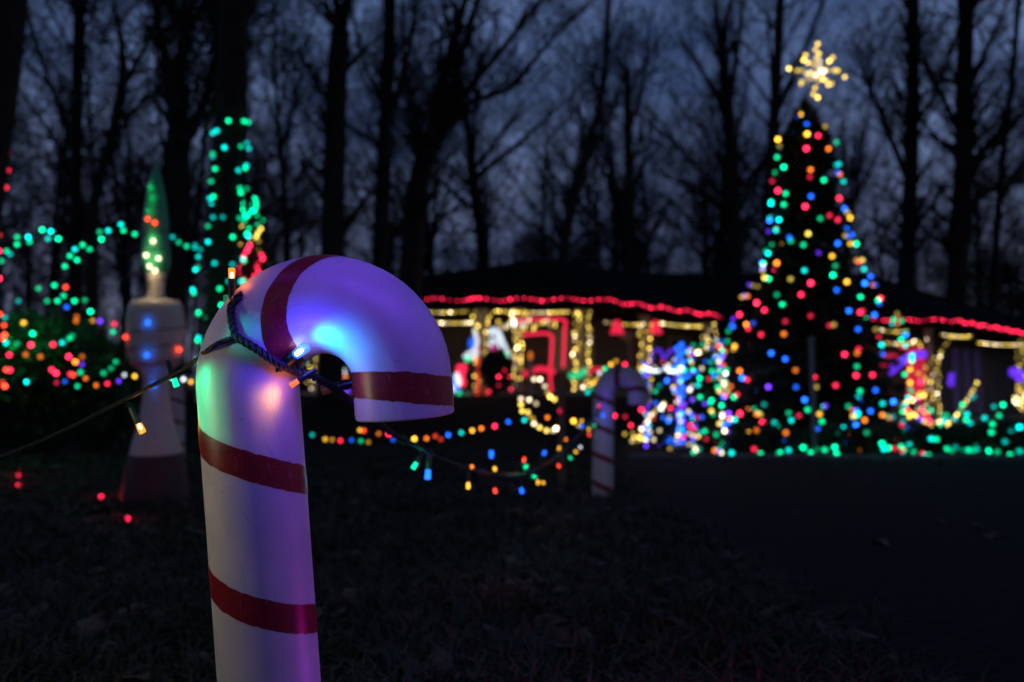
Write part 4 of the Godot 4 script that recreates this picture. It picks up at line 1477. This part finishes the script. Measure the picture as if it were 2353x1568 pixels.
func tape() -> StandardMaterial3D:
	# worn red tape: pale scratches and scuffs, rubbed edges
	var r := RandomNumberGenerator.new()
	r.seed = 3
	var w := 1024
	var h := 96
	var im := Image.create(w, h, false, Image.FORMAT_RGB8)
	var noise := FastNoiseLite.new()
	noise.frequency = 0.03
	noise.fractal_octaves = 4
	for y in h:
		for x in w:
			var n := noise.get_noise_2d(x, y * 1.5)
			var c := Color(0.19 + 0.06 * n, 0.009 + 0.003 * n, 0.013)
			var rub := minf(y, h - 1 - y) + 3.0 * noise.get_noise_2d(x * 4.0, y * 4.0)
			if rub < 1.6:
				c = Color(0.25, 0.045, 0.03)
			im.set_pixel(x, y, c.linear_to_srgb())
	for k in 120:
		var x := r.randi_range(0, w - 1)
		var y := r.randi_range(2, h - 3)
		var l := r.randi_range(2, 7) if k < 105 else r.randi_range(14, 34)
		var sx := r.randf_range(-0.3, 0.3) if k >= 105 else r.randf_range(-1, 1)
		var tone := r.randf_range(0.25, 0.6)
		for j in l:
			var yy := clampi(y + j, 0, h - 1)
			im.set_pixel(posmod(x + int(sx * j), w), yy, Color(tone, tone * 0.7, tone * 0.6).linear_to_srgb())
	var m := mat(1, 1, 1, 0.36)
	m.albedo_texture = ImageTexture.create_from_image(im)
	return m


func pvc() -> StandardMaterial3D:
	# white plastic with faint scuffs and specks of dirt
	var r := RandomNumberGenerator.new()
	r.seed = 13
	var w := 512
	var im := Image.create(w, w, false, Image.FORMAT_RGB8)
	var noise := FastNoiseLite.new()
	noise.frequency = 0.012
	noise.fractal_octaves = 5
	for y in w:
		for x in w:
			var n := noise.get_noise_2d(x, y)
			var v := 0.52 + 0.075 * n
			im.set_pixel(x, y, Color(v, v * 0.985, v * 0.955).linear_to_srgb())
	for k in 170:
		var x := r.randi_range(0, w - 3)
		var y := r.randi_range(0, w - 3)
		var v := r.randf_range(0.08, 0.4)
		im.set_pixel(x, y, Color(v, v * 0.9, v * 0.8).linear_to_srgb())
		if r.randf() < 0.3:
			im.set_pixel(x + 1, y, Color(v, v * 0.9, v * 0.8).linear_to_srgb())
	for k in 26:
		var x := r.randi_range(10, w - 60)
		var y := r.randi_range(0, w - 40)
		var v := r.randf_range(0.3, 0.44)
		var dx := r.randf_range(-1, 1)
		for j in r.randi_range(8, 36):
			im.set_pixel(clampi(x + int(dx * j), 0, w - 1), y + j, Color(v, v * 0.96, v * 0.9).linear_to_srgb())
	var m := mat(1, 1, 1, 0.44)
	m.albedo_texture = ImageTexture.create_from_image(im)
	m.uv1_scale = Vector3(1, 2.2, 1)
	m.subsurf_scatter_enabled = true
	m.subsurf_scatter_strength = 0.12
	return m


var near_d := 0.85

func canes() -> void:
	var red := tape()
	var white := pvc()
	# the large cane: foot, axis and crook read in the plane across the lens axis at 0.85 m
	var u := span(1, near_d)
	var start := at(571, 890, near_d)                         # where the crook begins
	var foot_dir := (at(620, 1568, near_d) - start).normalized()
	var lens_basis := Basis(Vector3.RIGHT, deg_to_rad(TILT))
	var c := Cane.new()
	c.rad = 113.0 * u
	c.bend = 177.0 * u
	c.tail = 88.0 * u
	c.shaft = 0.5
	while (start + foot_dir * c.shaft).y < -0.03:
		c.shaft -= 0.005
	while (start + foot_dir * c.shaft).y > -0.03:
		c.shaft += 0.005
	# the crook stands upright although the shaft leans: the lean is taken up in the lowest part of the bend, so one frame serves both
	var up := -foot_dir
	var back := lens_basis.z
	var right := up.cross(back).normalized()
	back = right.cross(up).normalized()
	c.origin = Transform3D(Basis(right, up, back), start + foot_dir * c.shaft)
	var z := c.shaft
	var stripes := []
	for q in [[600.0, 548.0], [300.0, 100.0], [-92.0, -222.0], [-408.0, -540.0], [-735.0, -865.0]]:
		stripes.append([z + q[0] * u, z + q[1] * u])
	build_cane("large white candy cane with worn red stripes close to the camera", c, stripes, 66.0 * u, red, white, 72)
	# the two other canes along the lawn
	for q in [[1384, 3.75, 0.0, "white candy cane with thin red stripes standing at the edge of the drive", red], [405, 5.2, 0.35, "dim candy cane with red stripes behind the pale ornament", red]]:
		var o := Cane.new()
		o.rad = 0.05
		o.bend = 0.083
		o.tail = 0.05
		o.shaft = 0.535
		var f := at(q[0], 1100, q[1])
		f.y = ground(f.x, f.z) - 0.03
		o.origin = Transform3D(Basis.from_euler(Vector3(0, q[2], -0.02 if q[2] == 0.0 else 0.03)), f)
		var list := []
		for k in 6:
			var p := o.total() - 0.05 - k * 0.135
			list.append([p, p - 0.05])
		build_cane(q[3], o, list, 0.027 if q[2] == 0.0 else 0.024, q[4], white, 24)


# ---------------------------------------------------------------- the near string
func twisted(path: PackedVector3Array, strand: float, turns: float, parent: Node3D, called := "twisted_wire") -> void:
	# three green wires twisted round each other
	var s := Shape.new()
	var run := 0.0
	var rings := [PackedVector3Array(), PackedVector3Array(), PackedVector3Array()]
	for k in path.size():
		var ahead := (path[mini(k + 1, path.size() - 1)] - path[maxi(k - 1, 0)]).normalized()
		if k > 0:
			run += path[k].distance_to(path[k - 1])
		var side := ahead.cross(Vector3(0.1, 0.2, 0.97)).normalized()
		var other := ahead.cross(side)
		for w in 3:
			var a := run * turns + TAU * w / 3
			rings[w].append(path[k] + (side * cos(a) + other * sin(a)) * strand * 1.1)
	for w in 3:
		s.tube(rings[w], fill(path.size(), strand), 6)
	part(called, s.mesh(), M.cord, parent)


func near_bulb(t: Node3D, where: Vector3, way: Vector3, hue: String, power: float, energy: float, from := Vector3.ZERO, size := 1.0, clear := false) -> void:
	# bulb with its lens, ribbed socket and the two leads back to the wire
	var y := way.normalized()
	var x := y.cross(Vector3(0.2, 0.3, 0.9)).normalized()
	var tr := Transform3D(Basis(x, y, x.cross(y)).scaled(Vector3.ONE * size), where)
	var o := part("bulb", mini, shell(hue, power * 0.3) if clear else glow(hue, power), t, Transform3D(tr.basis, where - t.position), false)
	if clear:
		var core := Shape.new()
		core.lathe(PackedVector2Array([Vector2(0.0, 0.0015), Vector2(0.0017, 0.002), Vector2(0.002, 0.006), Vector2(0.0015, 0.0088), Vector2(0.0, 0.0096)]), 10)
		part("core_light", core.mesh(), glow("cream" if hue == "amber" else ("white" if hue == "blue" else hue), power * 2.2), o, Transform3D.IDENTITY, false)
	var s := Shape.new()
	s.lathe(PackedVector2Array([Vector2(0.0, -0.027), Vector2(0.0032, -0.027), Vector2(0.0036, -0.02), Vector2(0.0042, -0.012), Vector2(0.0042, -0.009), Vector2(0.0047, -0.0085), Vector2(0.0047, -0.006), Vector2(0.0043, -0.0055), Vector2(0.0046, 0.001), Vector2(0.0034, 0.0015)]), 12)
	part("socket", s.mesh(), M.socket, o, Transform3D.IDENTITY, false)
	if energy > 0.0:
		lamp(t, where + y * 0.006 * size, HUE[hue], energy)
	if from != Vector3.ZERO:
		var l := Shape.new()
		for k in [-1, 1]:
			var a: Vector3 = where - y * 0.026 * size + x * 0.0014 * k * size
			var c := curve([from + x * 0.001 * k, from.lerp(a, 0.5) - y * 0.004, a], 4)
			l.tube(c, fill(c.size(), 0.0011 * size), 5)
		part("lead", l.mesh(), M.cord, t)


func on_cane(x: float, y: float, lift: float) -> Vector3:
	# a point that lies on the front of the large cane, lifted off it by so many metres
	var d := near_d
	for k in 8:
		var px := 1176.5 + (x - 1176.5) * d / near_d
		var py := 784.0 + (y - 784.0) * d / near_d
		var off := absf(Vector2(px - 748.0, py - 890.0).length() - 177.0) if py < 890.0 else absf(px - 571.0 - (py - 890.0) * 0.07)
		d = near_d - sqrt(maxf(113.0 * 113.0 - off * off, 0.0)) * span(1, near_d) - lift
	return at(x, y, d)


func near_string() -> void:
	var knot := on_cane(541, 774, 0.005)
	var t := thing("near_light_string", "dark green twisted light string tied round the large candy cane", "light string", knot)
	# from the lower left up to the cane, across its front, round under the crook, then away to the second cane
	var left := [at(-420, 1160, 0.98), at(-150, 1090, 1.02), at(20, 1042, 1.04), at(150, 988, 1.02), at(260, 932, 0.98), at(350, 886, 0.93), at(430, 842, 0.885), on_cane(478, 804, 0.008), on_cane(512, 785, 0.006), knot]
	twisted(curve(left, 14), 0.0015, 400.0, t)
	var right := [knot, on_cane(560, 785, 0.006), on_cane(590, 803, 0.006), on_cane(622, 826, 0.006), on_cane(650, 842, 0.007), on_cane(678, 852, 0.006), at(712, 862, 0.83), at(762, 890, 0.86), at(800, 918, 0.9), at(850, 950, 0.97), at(905, 1000, 1.12), at(968, 1030, 1.3), at(1010, 1055, 1.45), at(1090, 1080, 1.75), at(1165, 1092, 2.1), at(1225, 1082, 2.55), at(1282, 1046, 3.0), at(1330, 1000, 3.4), at(1380, 940, 3.72)]
	twisted(curve(right, 22), 0.0022, 330.0, t)
	# the loop that goes up over the shoulder of the cane to the amber bulb
	twisted(curve([knot, on_cane(534, 748, 0.006), on_cane(530, 718, 0.006), on_cane(534, 698, 0.006), on_cane(548, 682, 0.008), at(575, 664, 0.86), at(600, 668, 0.9)], 14), 0.0021, 330.0, t)
	near_bulb(t, at(532, 643, 0.825), at(532, 600, 0.825) - at(532, 643, 0.825), "amber", 2.6, 0.0, at(533, 692, 0.82), 0.85, true)
	lamp(t, at(532, 634, 0.825), HUE.orange, 0.0012)
	near_bulb(t, at(520, 700, 0.835), Vector3(-0.15, 1, -0.2), "green", 0.15, 0.0, at(530, 712, 0.81), 0.7)
	# the blue bulb under the crook: its socket lies along the wire
	var b := on_cane(676, 818, 0.008)
	var aim := on_cane(700, 799, 0.011)
	near_bulb(t, b, aim - b, "blue", 9.0, 0.0, on_cane(648, 842, 0.009), 1.3, true)
	lamp(t, aim + (aim - b).normalized() * 0.006 + Vector3(0, 0, 0.02), Vector3(0.05, 0.03, 1.0), 0.006)
	beam(t, aim + (aim - b).normalized() * 0.008 + Vector3(0, 0, 0.006), on_cane(762, 786, 0.0), Vector3(0.0, 0.42, 1.0), 0.0085, 54.0, 1.0)
	# amber bulb tucked behind it at the inner edge, throwing its beam down across the shaft
	var am := at(687, 874, 0.812)
	var am_way := (on_cane(560, 955, 0.002) - am).normalized()
	near_bulb(t, am, am_way, "orange", 1.2, 0.0, at(700, 860, 0.82), 0.75)
	beam(t, am + am_way * 0.012, on_cane(560, 960, 0.002), Vector3(1.0, 0.38, 0.03), 0.0045, 46.0, 1.0)
	lamp(t, am + am_way * 0.009, HUE.orange, 0.0006)
	# dark empty socket in the mouth of the crook
	near_bulb(t, at(776, 889, 0.885), at(748, 897, 0.885) - at(800, 884, 0.885), "olive", 0.01, 0.0, at(806, 882, 0.9), 1.3)
	# hanging yellow bulb at the left
	near_bulb(t, at(316, 972, 0.98), at(322, 984, 0.98) - at(312, 964, 0.98), "amber", 2.4, 0.002, at(292, 938, 0.965), 1.0, true)
	near_bulb(t, at(398, 868, 0.93), Vector3(0.3, -1, -0.2), "green", 2.6, 0.002, at(392, 860, 0.9), 0.8)
	# unseen bulbs added past the left edge and beside the lens, lighting the cane
	for q in [[-90, 860, 0.80, "green", 474, 925, 0.13, 9.5], [-260, 560, 0.62, "teal", 577, 776, 0.07, 4.2], [-420, 1010, 0.7, "cream", 600, 1250, 0.0, 0.0]]:
		var w := at(q[0], q[1], q[2])
		var to := on_cane(q[4], q[5], 0.0)
		near_bulb(t, w, to - w, q[3], 1.5, 0.0 if q[6] > 0 else 0.03, Vector3.ZERO, 1.0)
		if q[6] > 0.0:
			beam(t, w + (to - w).normalized() * 0.016, to, HUE[q[3]], q[6], q[7], 0.2)
	twisted(curve([at(-420, 1160, 0.98), at(-300, 1080, 0.86), at(-90, 890, 0.81), at(-180, 700, 0.7), at(-260, 552, 0.62), at(-420, 1000, 0.7), at(-600, 1240, 0.74)], 10), 0.0022, 330.0, t)
	# bulbs along the sag, as far as the second cane
	for q in [[958, 1062, 1.32, "green"], [984, 1078, 1.36, "blue"], [1077, 1073, 1.66, "orange"], [1076, 1109, 1.68, "amber"], [1129, 1053, 1.9, "blue"], [1138, 1081, 1.95, "amber"], [1136, 1121, 1.92, "scarlet"], [1203, 1062, 2.3, "scarlet"], [1206, 1077, 2.3, "green"], [1222, 1094, 2.4, "green"], [1196, 1120, 2.25, "blue"], [1236, 1104, 2.6, "amber"], [1246, 1105, 2.65, "amber"], [1248, 1048, 2.65, "blue"], [1282, 1068, 2.9, "scarlet"], [1299, 1015, 3.1, "orange"], [1284, 1035, 3.0, "amber"], [1309, 1050, 3.1, "green"], [1320, 1036, 3.2, "amber"], [1330, 1026, 3.3, "white"], [1335, 985, 3.4, "blue"], [1352, 985, 3.5, "amber"], [1362, 978, 3.55, "green"], [1353, 996, 3.5, "scarlet"], [1336, 972, 3.4, "amber"], [1380, 955, 3.65, "blue"], [1376, 936, 3.66, "red"]]:
		var w := at(q[0], q[1], q[2])
		var near := w
		var best := 1e9
		for p in curve(right, 6):
			if p.distance_to(w) < best:
				best = p.distance_to(w)
				near = p
		var way := (w - near).normalized()
		near_bulb(t, w, way, q[3], 2.6, 0.0022 if q[3] in ["blue", "green", "scarlet"] else 0.0, near, 1.25 if q[3] == "blue" else 0.95)
	lamp(t, at(1404, 930, 3.6), HUE.violet, 0.006)  # added violet lamp without a bulb, tinting the second cane
	# added unseen string low on the grass, lighting leaves and cane foot
	var low := thing("added_lawn_string", "added unseen violet and magenta bulbs strung just above the grass below the lower edge of the view", "light string", Vector3(0.3, 0.03, -0.7))
	var lp := []
	for q in [[-0.5, -0.5], [-0.2, -0.42], [0.05, -0.5], [0.02, -0.8], [0.1, -0.92], [0.32, -0.96]]:
		var w := Vector3(q[0], ground(q[0], q[1]) + (0.05 if q[1] < -0.9 else 0.012), q[1])
		lp.append(w)
	cord(lp, 0.004, low, 5, 6)
	for k in lp.size():
		near_bulb(low, lp[k] + Vector3(0, 0.018, -0.02), Vector3(0.2, 0.35, -0.9), ["violet", "magenta", "violet", "violet", "violet", "magenta"][k], 2.0, [0.003, 0.004, 0.004, 0.004, 0.03, 0.04][k], lp[k], 1.0)


	# added unseen string above the frame: its violet bulbs colour the crook
	var over := thing("added_overhead_string", "added unseen violet and blue bulbs strung overhead just above the view of the large cane", "light string", at(-300, -700, 0.7))
	var op := [at(-500, -900, 0.9), at(0, -430, 0.75), at(420, -330, 0.68), at(820, -290, 0.63), at(1200, -330, 0.6), at(1650, -480, 0.62), at(2300, -900, 0.7)]
	cord(op, 0.003, over, 5, 6)
	for k in range(1, 6):
		near_bulb(over, op[k] - Vector3(0, 0.03, 0), Vector3(0.1, -1, -0.3), "violet", 2.0, 0.0, op[k], 1.0)
		beam(over, op[k] - Vector3(0, 0.046, 0), on_cane([600, 640, 800, 880, 930][k - 1], [700, 690, 690, 720, 800][k - 1], 0.0), Vector3(0.18, 0.045, 1.0), [0.008, 0.012, 0.04, 0.052, 0.04][k - 1], 26.0, 1.0)


func middle_strings() -> void:
	# perimeter string from the dim cane, behind the large cane, to the wooden stake
	var where := []
	var hue := []
	for q in [[560, 940, "amber"], [600, 965, "green"], [640, 985, "red"], [680, 997, "blue"], [717, 1000, "teal"], [747, 1010, "amber"], [763, 1011, "amber"], [782, 1013, "red"], [808, 1012, "blue"], [829, 1014, "green"], [846, 1016, "amber"], [870, 997, "orange"], [893, 998, "red"], [903, 1011, "blue"], [926, 1011, "green"], [952, 1009, "amber"], [980, 1008, "orange"], [1000, 1003, "scarlet"], [1013, 1010, "scarlet"], [1030, 1000, "blue"], [1060, 995, "teal"], [1085, 990, "amber"], [1106, 985, "orange"], [1137, 980, "red"], [1168, 970, "blue"], [1205, 966, "teal"], [1225, 962, "amber"], [1258, 960, "orange"], [1286, 945, "red"]]:
		where.append(at(q[0], q[1], 4.3))
		hue.append(q[2])
	var s := lights("fence_light_string", "mixed coloured bulbs strung low behind the large candy cane to the wooden stake", "light string", where, hue, 0.02, 3.2)
	for k in [8, 17, 24]:
		lamp(s, where[k], HUE.blue, 0.004)
	bulb(s, at(827, 989, 4.0), "amber", 0.018, 3.0)
	bulb(s, at(836, 990, 4.0), "scarlet", 0.018, 3.0)
	cord([at(827, 989, 4.0), at(836, 990, 4.0), at(846, 1016, 4.3)], 0.003, s, 2, 4)
	# wooden stake
	var p := at(1291, 1100, 4.3)
	var st := Shape.new()
	var h := at(1291, 895, 4.3).y
	st.box(Vector3(p.x - 0.018, -0.1, p.z - 0.018), Vector3(p.x + 0.018, h, p.z + 0.018))
	for k in 4:
		var q := [Vector3(-1, 0, 1), Vector3(1, 0, 1), Vector3(1, 0, -1), Vector3(-1, 0, -1)]
		st.tri(Vector3(p.x, h + 0.03, p.z), Vector3(p.x, h, p.z) + q[(k + 1) % 4] * 0.018, Vector3(p.x, h, p.z) + q[k] * 0.018)
	tag(single("wooden_stake", st.mesh(), grained(0.2, 0.13, 0.09, 0.8, 8.0, 0.3, 0.3, 14)), "plain wooden stake holding light strings left of the second candy cane", "stake")
	# warm swag left of the stake
	where = []
	for q in [[1197, 917], [1197, 930], [1200, 945], [1213, 948], [1218, 960], [1227, 974], [1240, 983], [1256, 990], [1271, 990], [1278, 985]]:
		where.append(at(q[0], q[1], 5.2))
	lights("warm_light_string", "sagging loop of warm white bulbs just left of the wooden stake", "light string", where, ["cream", "gold", "cream", "olive"], 0.026, 3.6)
	where = []
	for q in [[1216, 919], [1232, 928], [1227, 872], [1241, 872], [1252, 888], [1258, 902], [1264, 912], [1274, 918]]:
		where.append(at(q[0], q[1], 5.6))
	lights("warm_light_string", "upper short string of warm white bulbs running down to the wooden stake", "light string", where, ["cream", "gold", "cream"], 0.028, 3.6)
	# string rising from the stake over the second cane
	where = []
	hue = []
	for q in [[1288, 930, "amber"], [1318, 968, "amber"], [1330, 978, "olive"], [1340, 890, "cream"], [1350, 902, "teal"], [1358, 893, "green"], [1364, 880, "amber"], [1374, 872, "amber"], [1378, 858, "white"], [1390, 848, "green"], [1404, 838, "amber"], [1416, 830, "amber"], [1436, 838, "red"], [1470, 846, "gold"]]:
		where.append(at(q[0], q[1], 4.9))
		hue.append(q[2])
	lights("rising_light_string", "mixed bulbs rising from the wooden stake over the top of the second candy cane", "light string", where, hue, 0.025, 3.2)
	where = []
	for q in [[1412, 956], [1437, 958], [1450, 978], [1474, 942], [1468, 885], [1460, 880]]:
		where.append(at(q[0], q[1], 6.0))
	lights("red_light_string", "sparse red bulbs low behind the second candy cane", "light string", where, ["red"], 0.028, 3.0)
